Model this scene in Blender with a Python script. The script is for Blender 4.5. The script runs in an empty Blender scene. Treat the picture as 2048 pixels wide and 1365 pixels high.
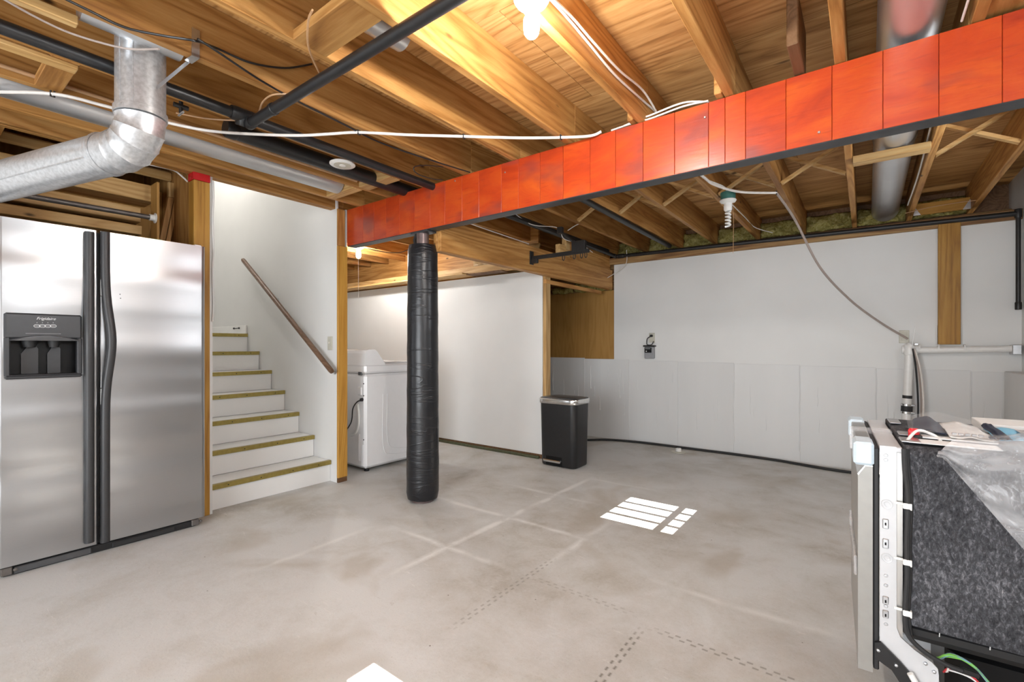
import bpy, math, random
from mathutils import Vector, Matrix
random.seed(7)
PI = math.pi
scene = bpy.context.scene
COL = scene.collection

# ------------------------------------------------------------------ camera
F, HOR, EYE, YAW = 937.0, 693.0, 1.15, math.radians(37.0)
cam_d = bpy.data.cameras.new('camera')
cam = bpy.data.objects.new('camera', cam_d)
COL.objects.link(cam)
cam.location = (0, 0, EYE)
cam.rotation_euler = (PI/2, 0, YAW)
cam_d.sensor_width = 36.0
cam_d.lens = 36.0*F/2048.0
cam_d.shift_y = (HOR-682.5)/2048.0
cam_d.clip_start = 0.02
scene.camera = cam
scene.cycles.max_bounces = 6
scene.cycles.diffuse_bounces = 4
scene.cycles.glossy_bounces = 3
scene.cycles.transparent_max_bounces = 8

# ------------------------------------------------------------------ world, sun, daylight
world = bpy.data.worlds.new('world')
scene.world = world
world.use_nodes = True
bg = world.node_tree.nodes['Background']
bg.inputs[0].default_value = (0.75, 0.86, 1.0, 1)
bg.inputs[1].default_value = 1.0

def add_light(name, typ, loc, energy, color=(1, 1, 1), rot=(0, 0, 0), size=None, size_y=None, radius=None):
    d = bpy.data.lights.new(name, typ)
    d.energy = energy
    d.color = color
    if typ == 'AREA':
        d.shape = 'RECTANGLE'
        d.size = size
        d.size_y = size_y or size
    if radius is not None and typ == 'POINT':
        d.shadow_soft_size = radius
    o = bpy.data.objects.new(name, d)
    o.location = loc
    o.rotation_euler = rot
    COL.objects.link(o)
    return o

SUN_TAN = 0.86
sun = add_light('sun', 'SUN', (6, 3, 6), 42.0, (1.0, 0.95, 0.88))
sun.rotation_euler = Vector((-1, 0, -SUN_TAN)).to_track_quat('-Z', 'Y').to_euler()
sun.data.angle = math.radians(0.12)
# daylight arriving at the two high windows; frontal fill from an added rear door
DAY = (0.93, 0.97, 1.0)
for wy in (0.785, 3.135):
    add_light('window_daylight', 'AREA', (1.03, wy, 1.92), 13, DAY, (0, math.radians(90), 0), 0.44, 0.52)
add_light('upstairs_lamp', 'POINT', (-5.4, 1.8, 3.55), 26, (1.0, 0.95, 0.88), radius=0.12)
add_light('added_rear_fill', 'AREA', (-0.9, -2.68, 1.08), 140, DAY, (math.radians(90), 0, 0), 2.6, 1.9)  # added fill lamp behind the camera, not a known door

vs = scene.view_settings
vs.view_transform = 'Standard'
vs.look = 'None'
vs.exposure = 0.22
vs.gamma = 1.0
vs.use_curve_mapping = False

# ------------------------------------------------------------------ pixel rays of the photograph (2048 x 1365)
FW = (-math.sin(YAW), math.cos(YAW))
RT = (math.cos(YAW), math.sin(YAW))
def ray(u, v):
    a = (u-1024.0)/F
    return (FW[0]+RT[0]*a, FW[1]+RT[1]*a, (HOR-v)/F)
def _at(u, v, t):
    d = ray(u, v)
    return Vector((d[0]*t, d[1]*t, EYE+d[2]*t))
def atX(u, v, X): return _at(u, v, X/ray(u, v)[0])
def atY(u, v, Y): return _at(u, v, Y/ray(u, v)[1])
def atZ(u, v, Z): return _at(u, v, (Z-EYE)/ray(u, v)[2])

# ------------------------------------------------------------------ materials
MATS = {}
class NT:
    def __init__(s, name):
        s.m = bpy.data.materials.new(name)
        s.m.use_nodes = True
        s.t = s.m.node_tree
        s.b = s.t.nodes['Principled BSDF']
        s.out = s.t.nodes['Material Output']
        MATS[name] = s.m
    def n(s, typ, **kw):
        nd = s.t.nodes.new(typ)
        for k, v in kw.items():
            if k.startswith('i_'):
                key = k[2:]
                key = int(key) if key.isdigit() else key.replace('_', ' ')
                s.set(nd, key, v)
            else:
                setattr(nd, k, v)
        return nd
    def set(s, nd, key, v):
        if isinstance(v, bpy.types.NodeSocket):
            s.t.links.new(v, nd.inputs[key])
        else:
            if isinstance(v, tuple) and len(v) == 3 and nd.inputs[key].type == 'RGBA':
                v = v+(1,)
            nd.inputs[key].default_value = v
    def math(s, op, a, b=None, c=None, clamp=False):
        nd = s.t.nodes.new('ShaderNodeMath')
        nd.operation = op
        nd.use_clamp = clamp
        s.set(nd, 0, a)
        if b is not None: s.set(nd, 1, b)
        if c is not None: s.set(nd, 2, c)
        return nd.outputs[0]
    def mix(s, fac, a, b, blend='MIX'):
        nd = s.t.nodes.new('ShaderNodeMix')
        nd.data_type = 'RGBA'
        nd.blend_type = blend
        s.set(nd, 0, fac)
        for k, v in ((6, a), (7, b)):
            if isinstance(v, tuple) and len(v) == 3: v = v+(1,)
            s.set(nd, k, v)
        return nd.outputs[2]
    def ramp(s, fac, stops, interp='LINEAR'):
        nd = s.t.nodes.new('ShaderNodeValToRGB')
        cr = nd.color_ramp
        cr.interpolation = interp
        while len(cr.elements) < len(stops): cr.elements.new(stops[len(cr.elements)-1][0])
        for e, (p, c) in zip(cr.elements, stops):
            e.position = p
            if not isinstance(c, tuple): c = (c, c, c)
            e.color = c+(1,) if len(c) == 3 else c
        s.set(nd, 0, fac)
        return nd.outputs[0]
    def coord(s, kind='Object', scale=(1, 1, 1), rnd=0.0, rot=(0, 0, 0)):
        tc = s.t.nodes.new('ShaderNodeTexCoord')
        v = tc.outputs[kind]
        if rnd:
            oi = s.t.nodes.new('ShaderNodeObjectInfo')
            r = s.math('MULTIPLY', oi.outputs['Random'], rnd)
            add = s.t.nodes.new('ShaderNodeVectorMath')
            add.operation = 'ADD'
            s.t.links.new(v, add.inputs[0])
            s.t.links.new(r, add.inputs[1])
            v = add.outputs[0]
        mp = s.t.nodes.new('ShaderNodeMapping')
        mp.inputs['Scale'].default_value = scale
        mp.inputs['Rotation'].default_value = rot
        s.t.links.new(v, mp.inputs[0])
        return mp.outputs[0]
    def noise(s, vec, scale, detail=4, rough=0.5, dist=0.0, out=0):
        nd = s.n('ShaderNodeTexNoise')
        s.t.links.new(vec, nd.inputs['Vector'])
        nd.inputs['Scale'].default_value = scale
        nd.inputs['Detail'].default_value = detail
        nd.inputs['Roughness'].default_value = rough
        nd.inputs['Distortion'].default_value = dist
        return nd.outputs[out]
    def voro(s, vec, scale, feature='F1', out=0, rand=1.0):
        nd = s.n('ShaderNodeTexVoronoi', feature=feature)
        s.t.links.new(vec, nd.inputs['Vector'])
        nd.inputs['Scale'].default_value = scale
        nd.inputs['Randomness'].default_value = rand
        return nd.outputs[out]
    def bump(s, h, strength=0.2, dist=0.01):
        nd = s.n('ShaderNodeBump')
        nd.inputs['Strength'].default_value = strength
        nd.inputs['Distance'].default_value = dist
        s.t.links.new(h, nd.inputs['Height'])
        s.t.links.new(nd.outputs[0], s.b.inputs['Normal'])
    def base(s, c=None, rough=None, metal=None, spec=None):
        if c is not None: s.set(s.b, 'Base Color', c)
        if rough is not None: s.set(s.b, 'Roughness', rough)
        if metal is not None: s.set(s.b, 'Metallic', metal)
        if spec is not None: s.set(s.b, 'Specular IOR Level', spec)
        return s.m

def plain(name, c, rough=0.5, metal=0.0, spec=0.5, var=0.06, scale=30.0, bump=0.0):
    t = NT(name)
    v = t.coord('Object', rnd=5)
    n = t.noise(v, scale, 3)
    d = tuple(x*(1-var) for x in c)
    l = tuple(min(1, x*(1+var)) for x in c)
    t.base(t.ramp(n, [(0.3, d), (0.7, l)]), rough, metal, spec)
    if bump: t.bump(n, bump, 0.004)
    return t.m

def wood(name, axis, dark, mid, light, knot=0.05, rough=0.55, gl=1.0):
    t = NT(name)
    a = {'x': 0, 'y': 1, 'z': 2}[axis]
    s1 = [1.0, 1.0, 1.0]; s1[a] = 0.07
    v = t.coord('Object', tuple(s1), rnd=23)
    n1 = t.noise(v, 16*gl, 5, 0.6, 0.9)
    wv = t.math('MULTIPLY', t.noise(v, 5*gl, 2, 0.5, 0.3), 42.0)
    rings = t.math('ABSOLUTE', t.math('SINE', wv))
    fine = t.noise(v, 130*gl, 3, 0.6)
    f = t.math('ADD', t.math('MULTIPLY', n1, 0.55), t.math('ADD', t.math('MULTIPLY', rings, 0.22), t.math('MULTIPLY', fine, 0.28)))
    c = t.ramp(f, [(0.28, dark), (0.5, mid), (0.74, light)])
    s2 = [6.5, 6.5, 6.5]; s2[a] = 2.6
    vk = t.coord('Object', tuple(s2), rnd=41)
    kd = t.voro(vk, 1.0)
    km = t.ramp(kd, [(knot*0.6, 1.0), (knot*1.7, 0.0)])
    c = t.mix(km, c, tuple(x*0.22 for x in dark))
    # broad tone differences from board to board
    oi = t.n('ShaderNodeObjectInfo')
    tone = t.math('ADD', t.math('MULTIPLY', oi.outputs['Random'], 0.35), 0.82)
    hs = t.n('ShaderNodeHueSaturation')
    t.set(hs, 'Value', tone)
    t.set(hs, 'Color', c)
    t.base(hs.outputs[0], rough, 0, 0.35)
    t.bump(f, 0.25, 0.004)
    return t.m

WD, WM, WL = (0.20, 0.080, 0.018), (0.37, 0.172, 0.045), (0.52, 0.285, 0.095)
for ax in 'xyz':
    wood('lumber_'+ax, ax, WD, WM, WL)
    wood('pale_lumber_'+ax, ax, (0.36, 0.19, 0.06), (0.52, 0.31, 0.115), (0.66, 0.45, 0.21), 0.05)
    wood('amber_lumber_'+ax, ax, (0.27, 0.12, 0.02), (0.44, 0.215, 0.035), (0.55, 0.30, 0.06), 0.06, 0.5)
wood('brown_board', 'z', (0.33, 0.17, 0.04), (0.39, 0.205, 0.052), (0.44, 0.24, 0.068), 0.0, 0.6)
wood('handrail_wood', 'x', (0.10, 0.055, 0.03), (0.155, 0.085, 0.05), (0.22, 0.13, 0.08), 0.0, 0.35)
wood('dark_lumber_y', 'y', (0.10, 0.05, 0.02), (0.16, 0.08, 0.035), (0.22, 0.12, 0.06), 0.05)
wood('rough_plate_x', 'x', (0.09, 0.04, 0.02), (0.22, 0.11, 0.04), (0.38, 0.24, 0.10), 0.03)

def plywood():
    t = NT('plywood')
    v = t.coord('Object', (0.10, 1, 1), rnd=17)
    n1 = t.noise(v, 7, 6, 0.62, 1.2)
    wv = t.math('MULTIPLY', t.noise(v, 3.2, 2, 0.5, 0.5), 60.0)
    rings = t.math('ABSOLUTE', t.math('SINE', wv))
    fine = t.noise(v, 90, 3)
    f = t.math('ADD', t.math('MULTIPLY', n1, 0.55), t.math('ADD', t.math('MULTIPLY', rings, 0.18), t.math('MULTIPLY', fine, 0.30)))
    c = t.ramp(f, [(0.30, (0.20, 0.085, 0.024)), (0.5, (0.43, 0.22, 0.072)), (0.72, (0.60, 0.35, 0.14))])
    kd = t.voro(t.coord('Object', (1.6, 5.0, 1), rnd=9), 1.0)
    c = t.mix(t.ramp(kd, [(0.035, 0.85), (0.09, 0.0)]), c, (0.08, 0.035, 0.015))
    t.base(c, 0.65, 0, 0.3)
    t.bump(f, 0.35, 0.004)
plywood()

def red_paint():
    t = NT('red_paint')
    v = t.coord('Object', (0.35, 1, 1), rnd=3)
    n1 = t.noise(v, 5, 6, 0.65, 0.7)
    c = t.ramp(n1, [(0.25, (0.27, 0.018, 0.005)), (0.48, (0.45, 0.046, 0.008)), (0.75, (0.57, 0.098, 0.014))])
    fine = t.noise(t.coord('Object', (0.12, 1, 1), rnd=3), 70, 4)
    c = t.mix(t.math('MULTIPLY', t.ramp(fine, [(0.30, 1.0), (0.42, 0.0)]), 0.35), c, (0.25, 0.02, 0.01))
    # worn, dirty patches in the paint
    p = t.noise(t.coord('Object', (0.7, 1, 1.6), rnd=13), 3.0, 3, 0.5)
    c = t.mix(t.math('MULTIPLY', t.ramp(p, [(0.57, 0.0), (0.68, 1.0)]), 0.6), c, (0.17, 0.035, 0.035))
    t.base(c, t.ramp(n1, [(0.2, 0.36), (0.8, 0.26)]), 0, 0.6)
    t.bump(fine, 0.18, 0.003)
red_paint()

def concrete_floor():
    t = NT('concrete_floor')
    v = t.coord('Object')
    big = t.noise(v, 0.75, 5, 0.6, 0.6)
    mid = t.noise(v, 3.2, 6, 0.65, 0.4)
    fine = t.noise(v, 55, 5, 0.7)
    f = t.math('ADD', t.math('MULTIPLY', big, 0.55), t.math('ADD', t.math('MULTIPLY', mid, 0.33), t.math('MULTIPLY', fine, 0.12)))
    c = t.ramp(f, [(0.37, (0.42, 0.392, 0.34)), (0.46, (0.565, 0.553, 0.525)), (0.56, (0.66, 0.662, 0.655))])
    sep = t.n('ShaderNodeSeparateXYZ')
    t.t.links.new(v, sep.inputs[0])
    X, Y = sep.outputs[0], sep.outputs[1]
    wob = t.math('MULTIPLY', t.math('SUBTRACT', t.noise(v, 2.5, 2), 0.5), 0.05)
    brk = t.ramp(t.noise(v, 4.5, 4, 0.6), [(0.38, 0.0), (0.55, 1.0)])
    def band(coord, c0, w):      # 1 on a soft line coord = c0 of half width w
        d = t.math('ABSOLUTE', t.math('SUBTRACT', coord, c0))
        return t.math('SUBTRACT', 1.0, t.math('DIVIDE', d, w), clamp=True)
    def span(coord, a, b, e=0.12):
        lo = t.math('DIVIDE', t.math('SUBTRACT', coord, a), e, clamp=True)
        hi = t.math('DIVIDE', t.math('SUBTRACT', b, coord), e, clamp=True)
        return t.math('MULTIPLY', lo, hi)
    # scuffs: short pale scratches running across the slab, and worn pale areas
    sv = t.coord('Object', (1.0, 6.0, 1.0), rot=(0, 0, 0.7))
    sc = t.math('MULTIPLY', t.ramp(t.noise(sv, 9, 4, 0.7, 0.6), [(0.63, 0.0), (0.70, 1.0)]), t.ramp(t.noise(v, 2.2, 3), [(0.42, 0.0), (0.6, 0.8)]))
    c = t.mix(sc, c, (0.80, 0.79, 0.77))
    st_ = t.ramp(t.noise(v, 1.15, 3, 0.55, 0.8), [(0.56, 0.0), (0.68, 0.55)])
    c = t.mix(st_, c, (0.42, 0.37, 0.30))
    # pale residue lines left by floor tiles: (axis along which the line runs, fixed coordinate, from, to, strength)
    pale = [('y', -1.91, 1.45, 3.75, 1.0), ('y', -1.335, 2.0, 2.95, 0.6), ('y', -0.70, 1.95, 2.35, 0.6), ('x', 1.92, -2.45, -1.42, 0.75),
            ('x', 2.50, -2.75, -1.25, 0.75), ('x', 3.09, -2.5, -1.5, 0.55), ('x', 3.66, -2.1, -1.1, 0.4), ('x', 2.25, -0.9, 0.1, 0.45), ('y', -2.5, 1.0, 1.9, 0.5)]
    tot = None
    for ax, c0, a, b, s in pale:
        A, B = (X, Y) if ax == 'y' else (Y, X)
        m = t.math('MULTIPLY', band(t.math('ADD', A, wob), c0, 0.034), span(B, a, b, 0.3))
        m = t.math('MULTIPLY', m, s)
        tot = m if tot is None else t.math('MAXIMUM', tot, m)
    tot = t.math('MULTIPLY', tot, t.math('ADD', t.math('MULTIPLY', brk, 0.8), 0.2))
    c = t.mix(t.math('MULTIPLY', tot, 1.5, clamp=True), c, (0.80, 0.80, 0.785))
    # interlocking-edge prints: two rows of staggered dashes
    prints = [('y', -0.725, 1.1, 1.87, 0.9), ('x', 1.865, -0.72, 0.15, 0.75), ('y', -1.345, 1.35, 2.2, 0.55), ('x', 1.92, -1.36, -0.75, 0.4)]
    tot = None
    for ax, c0, a, b, s in prints:
        A, B = (X, Y) if ax == 'y' else (Y, X)
        d = t.math('SUBTRACT', A, c0)
        off = t.math('ABSOLUTE', t.math('SUBTRACT', t.math('ABSOLUTE', d), 0.011))
        row = t.math('SUBTRACT', 1.0, t.math('DIVIDE', off, 0.008), clamp=True)
        ph = t.math('SINE', t.math('MULTIPLY', B, 2*PI/0.043))
        dash = t.math('MULTIPLY', ph, t.math('SIGN', d))
        dash = t.math('MULTIPLY', t.math('ADD', dash, 0.15), 2.2, clamp=True)
        m = t.math('MULTIPLY', t.math('MULTIPLY', row, dash), span(B, a, b, 0.12))
        m = t.math('MULTIPLY', m, s)
        tot = m if tot is None else t.math('MAXIMUM', tot, m)
    c = t.mix(t.math('MULTIPLY', tot, 0.95), c, (0.17, 0.15, 0.125))
    # hairline cracks and small specks of dirt
    grit = t.noise(v, 160, 3, 0.7)
    c = t.mix(t.math('MULTIPLY', t.ramp(grit, [(0.30, 1.0), (0.42, 0.0)]), 0.35), c, (0.30, 0.26, 0.21))
    dv_ = t.coord('Object', (1.0, 3.0, 1.0), rot=(0, 0, -0.5))
    dk_ = t.math('MULTIPLY', t.ramp(t.noise(dv_, 6, 5, 0.7, 1.0), [(0.66, 0.0), (0.74, 1.0)]), 0.4)
    c = t.mix(dk_, c, (0.30, 0.25, 0.19))
    sp = t.voro(v, 7.0)
    c = t.mix(t.ramp(sp, [(0.018, 0.9), (0.03, 0.0)]), c, (0.12, 0.09, 0.07))
    t.base(c, t.ramp(mid, [(0.3, 0.62), (0.7, 0.45)]), 0, 0.4)
    t.bump(t.math('ADD', t.math('MULTIPLY', mid, 0.6), t.math('MULTIPLY', fine, 0.3)), 0.25, 0.01)
concrete_floor()

def painted(name, c, bscale=60, bstr=0.08, rough=0.55, var=0.03, vert=False):
    t = NT(name)
    v = t.coord('Object', (1, 1, 0.12) if vert else (1, 1, 1), rnd=2)
    n = t.noise(v, 2.0, 4)
    f = t.noise(v, bscale, 4, 0.6)
    t.base(t.ramp(n, [(0.3, tuple(x*(1-var) for x in c)), (0.7, tuple(min(1, x*(1+var)) for x in c))]), rough, 0, 0.4)
    t.bump(f, bstr, 0.005)
    return t.m
painted('white_wall', (0.74, 0.74, 0.73))
painted('stair_white', (0.80, 0.795, 0.78), rough=0.35)
painted('white_concrete', (0.70, 0.70, 0.695), 14, 0.55, 0.5, 0.05, vert=True)
painted('rear_wall', (0.72, 0.71, 0.69))

def stainless(name, c, rough, wavy=0.0, axis=2):
    t = NT(name)
    s = [1, 1, 1]; s[axis] = 60 if axis == 2 else 1
    v = t.coord('Object', (1, 1, 1))
    br = t.noise(t.coord('Object', (1.0, 1.5, 160.0)), 3.0, 3)
    t.base(t.mix(br, tuple(x*0.93 for x in c), c), t.math('ADD', rough, t.math('MULTIPLY', br, 0.06)), 1.0)
    w = t.noise(t.coord('Object', (1, 0.45, 2.6)), 1.25, 1, 0.4)
    h = t.math('ADD', t.math('MULTIPLY', w, wavy), t.math('MULTIPLY', br, 0.00008))
    t.bump(h, 1.0, 1.0)
    return t.m
stainless('stainless_door', (0.44, 0.445, 0.455), 0.27, 0.034)
stainless('stainless_trim', (0.60, 0.585, 0.56), 0.30, 0.0)
plain('dull_steel', (0.17, 0.155, 0.145), 0.45, 0.6, var=0.15)
plain('chrome', (0.75, 0.75, 0.74), 0.18, 1.0)
plain('zinc', (0.62, 0.63, 0.65), 0.34, 1.0, var=0.15, scale=18)

def galvanized(name, c=(0.62, 0.64, 0.665), cell=85):
    t = NT(name)
    v = t.coord('Object')
    r = t.ramp(t.noise(v, cell*0.7, 3, 0.6, 1.5), [(0.35, 0.0), (0.65, 1.0)])
    col = t.ramp(r, [(0.0, tuple(x*0.84 for x in c)), (0.5, c), (1.0, tuple(min(1, x*1.1) for x in c))])
    t.base(col, t.math('ADD', 0.27, t.math('MULTIPLY', r, 0.1)), 0.72)
    t.bump(t.noise(v, 22, 3), 0.12, 0.004)
    return t.m
plain('galvanized', (0.58, 0.595, 0.615), 0.33, 0.7, var=0.16, scale=70)
plain('duct_sheet', (0.60, 0.61, 0.625), 0.34, 0.75, var=0.05, scale=5)

plain('black_plastic', (0.012, 0.012, 0.013), 0.38, var=0.15)
plain('black_iron', (0.016, 0.015, 0.015), 0.42, 0.0, var=0.2, scale=14)
plain('black_abs', (0.014, 0.014, 0.015), 0.38, var=0.15)
plain('dark_rubber', (0.018, 0.018, 0.019), 0.6)
plain('dark_cavity', (0.004, 0.004, 0.0045), 0.35, spec=0.25)
plain('charcoal_handle', (0.035, 0.035, 0.037), 0.42, var=0.1, scale=200)
plain('panel_grey', (0.045, 0.046, 0.05), 0.30)
plain('gunmetal', (0.09, 0.092, 0.098), 0.30, 0.3)
plain('light_print', (0.72, 0.73, 0.74), 0.4)
plain('beam_steel', (0.045, 0.047, 0.052), 0.42, 0.25, var=0.3, scale=9, bump=0.2)
plain('column_steel', (0.17, 0.125, 0.12), 0.35, 0.5, var=0.15)
plain('appliance_white', (0.80, 0.80, 0.81), 0.22, spec=0.55, var=0.01)
plain('bright_plastic', (0.82, 0.82, 0.80), 0.35, var=0.02)
plain('pvc', (0.80, 0.79, 0.77), 0.32, var=0.03)
plain('cable_white', (0.72, 0.68, 0.64), 0.45, var=0.06)
plain('cable_tan', (0.46, 0.27, 0.14), 0.45, var=0.1)
plain('cable_taupe', (0.34, 0.28, 0.25), 0.45)
plain('ivory_plate', (0.55, 0.53, 0.45), 0.4)
plain('olive_brass', (0.34, 0.265, 0.075), 0.38, 0.55, var=0.12, scale=40)
plain('red_tape', (0.55, 0.008, 0.01), 0.5)
plain('green_box', (0.045, 0.17, 0.15), 0.45)
plain('device_grey', (0.30, 0.305, 0.32), 0.4)
plain('door_edge_grey', (0.33, 0.32, 0.30), 0.38, 0.35, var=0.04)
plain('frame_white', (0.60, 0.605, 0.62), 0.32, 0.15, var=0.02)
plain('pale_blue_foam', (0.60, 0.71, 0.79), 0.5, var=0.03)
plain('navy_print', (0.012, 0.018, 0.045), 0.55, spec=0.25)
plain('sky_print', (0.22, 0.55, 0.78), 0.5, spec=0.3)
plain('paper', (0.80, 0.80, 0.79), 0.6, var=0.02)
plain('grey_print', (0.42, 0.42, 0.43), 0.5)
plain('red_plastic', (0.75, 0.02, 0.03), 0.3)
plain('wire_green', (0.22, 0.55, 0.10), 0.4)
plain('wire_blue', (0.20, 0.36, 0.45), 0.4)
plain('wire_red', (0.55, 0.04, 0.05), 0.4)
plain('hose_green', (0.07, 0.075, 0.035), 0.6, var=0.3)
plain('grass_card', (0.35, 0.48, 0.25), 0.5)

def vinyl():
    t = NT('padded_vinyl')
    v = t.coord('Object', (1, 1, 3.0))
    w = t.noise(t.coord('Object', (0.7, 0.7, 3.6), rot=(0.12, 0.08, 0)), 3.2, 3, 0.5, 0.8)
    crease = t.ramp(w, [(0.46, 0.0), (0.50, 1.0), (0.54, 0.0)])
    t.base((0.009, 0.0095, 0.012), 0.33, 0, 0.5)
    t.bump(t.math('ADD', t.math('MULTIPLY', w, 0.25), t.math('MULTIPLY', crease, 0.10)), 0.5, 0.02)
vinyl()

def felt():
    t = NT('insulation_felt')
    v = t.coord('Object', (1, 1, 0.5))
    n = t.noise(v, 120, 8, 0.78, 0.5)
    b = t.noise(t.coord('Object'), 5, 3)
    f = t.math('ADD', t.math('MULTIPLY', n, 0.8), t.math('MULTIPLY', b, 0.25))
    c = t.ramp(f, [(0.42, (0.014, 0.014, 0.017)), (0.55, (0.058, 0.059, 0.066)), (0.63, (0.15, 0.15, 0.165)), (0.74, (0.48, 0.48, 0.50))])
    t.base(c, 0.75, 0, 0.3)
    t.bump(n, 0.5, 0.006)
felt()

def fiberglass():
    t = NT('fiberglass')
    v = t.coord('Object', rnd=4)
    n = t.noise(v, 26, 5, 0.7, 1.0)
    c = t.ramp(n, [(0.3, (0.16, 0.13, 0.035)), (0.5, (0.42, 0.36, 0.11)), (0.72, (0.66, 0.60, 0.30))])
    t.base(c, 0.9, 0, 0.1)
    t.bump(n, 0.8, 0.03)
    t = NT('kraft_paper')
    n = t.noise(t.coord('Object', rnd=4), 9, 4)
    t.base(t.ramp(n, [(0.3, (0.42, 0.26, 0.10)), (0.7, (0.62, 0.42, 0.20))]), 0.45)
    t.bump(n, 0.6, 0.03)
fiberglass()

def glow(name, c, s):
    t = NT(name)
    t.base((1, 1, 1), 0.3)
    t.set(t.b, 'Emission Color', c)
    t.set(t.b, 'Emission Strength', s)
glow('lit_bulb', (1.0, 0.965, 0.92), 1000.0)

def film():
    t = NT('plastic_film')
    n = t.noise(t.coord('Object'), 9, 4, 0.6, 0.6)
    t.base((0.86, 0.86, 0.88), 0.10, 0, 0.8)
    t.set(t.b, 'Alpha', t.ramp(n, [(0.3, 0.14), (0.7, 0.44)]))
    t.bump(n, 0.7, 0.02)
    t = NT('thin_film')
    t.base((0.9, 0.9, 0.92), 0.15, 0, 0.35)
    t.set(t.b, 'Alpha', 0.07)
    t.bump(t.noise(t.coord('Object'), 14, 4, 0.6, 0.6), 0.6, 0.02)
    t = NT('clear_glass')
    tr = t.n('ShaderNodeBsdfTransparent')
    gl = t.n('ShaderNodeBsdfGlossy')
    gl.inputs['Roughness'].default_value = 0.02
    mx = t.n('ShaderNodeMixShader')
    mx.inputs[0].default_value = 0.06
    t.t.links.new(tr.outputs[0], mx.inputs[1])
    t.t.links.new(gl.outputs[0], mx.inputs[2])
    t.t.links.new(mx.outputs[0], t.out.inputs[0])
film()

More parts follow.
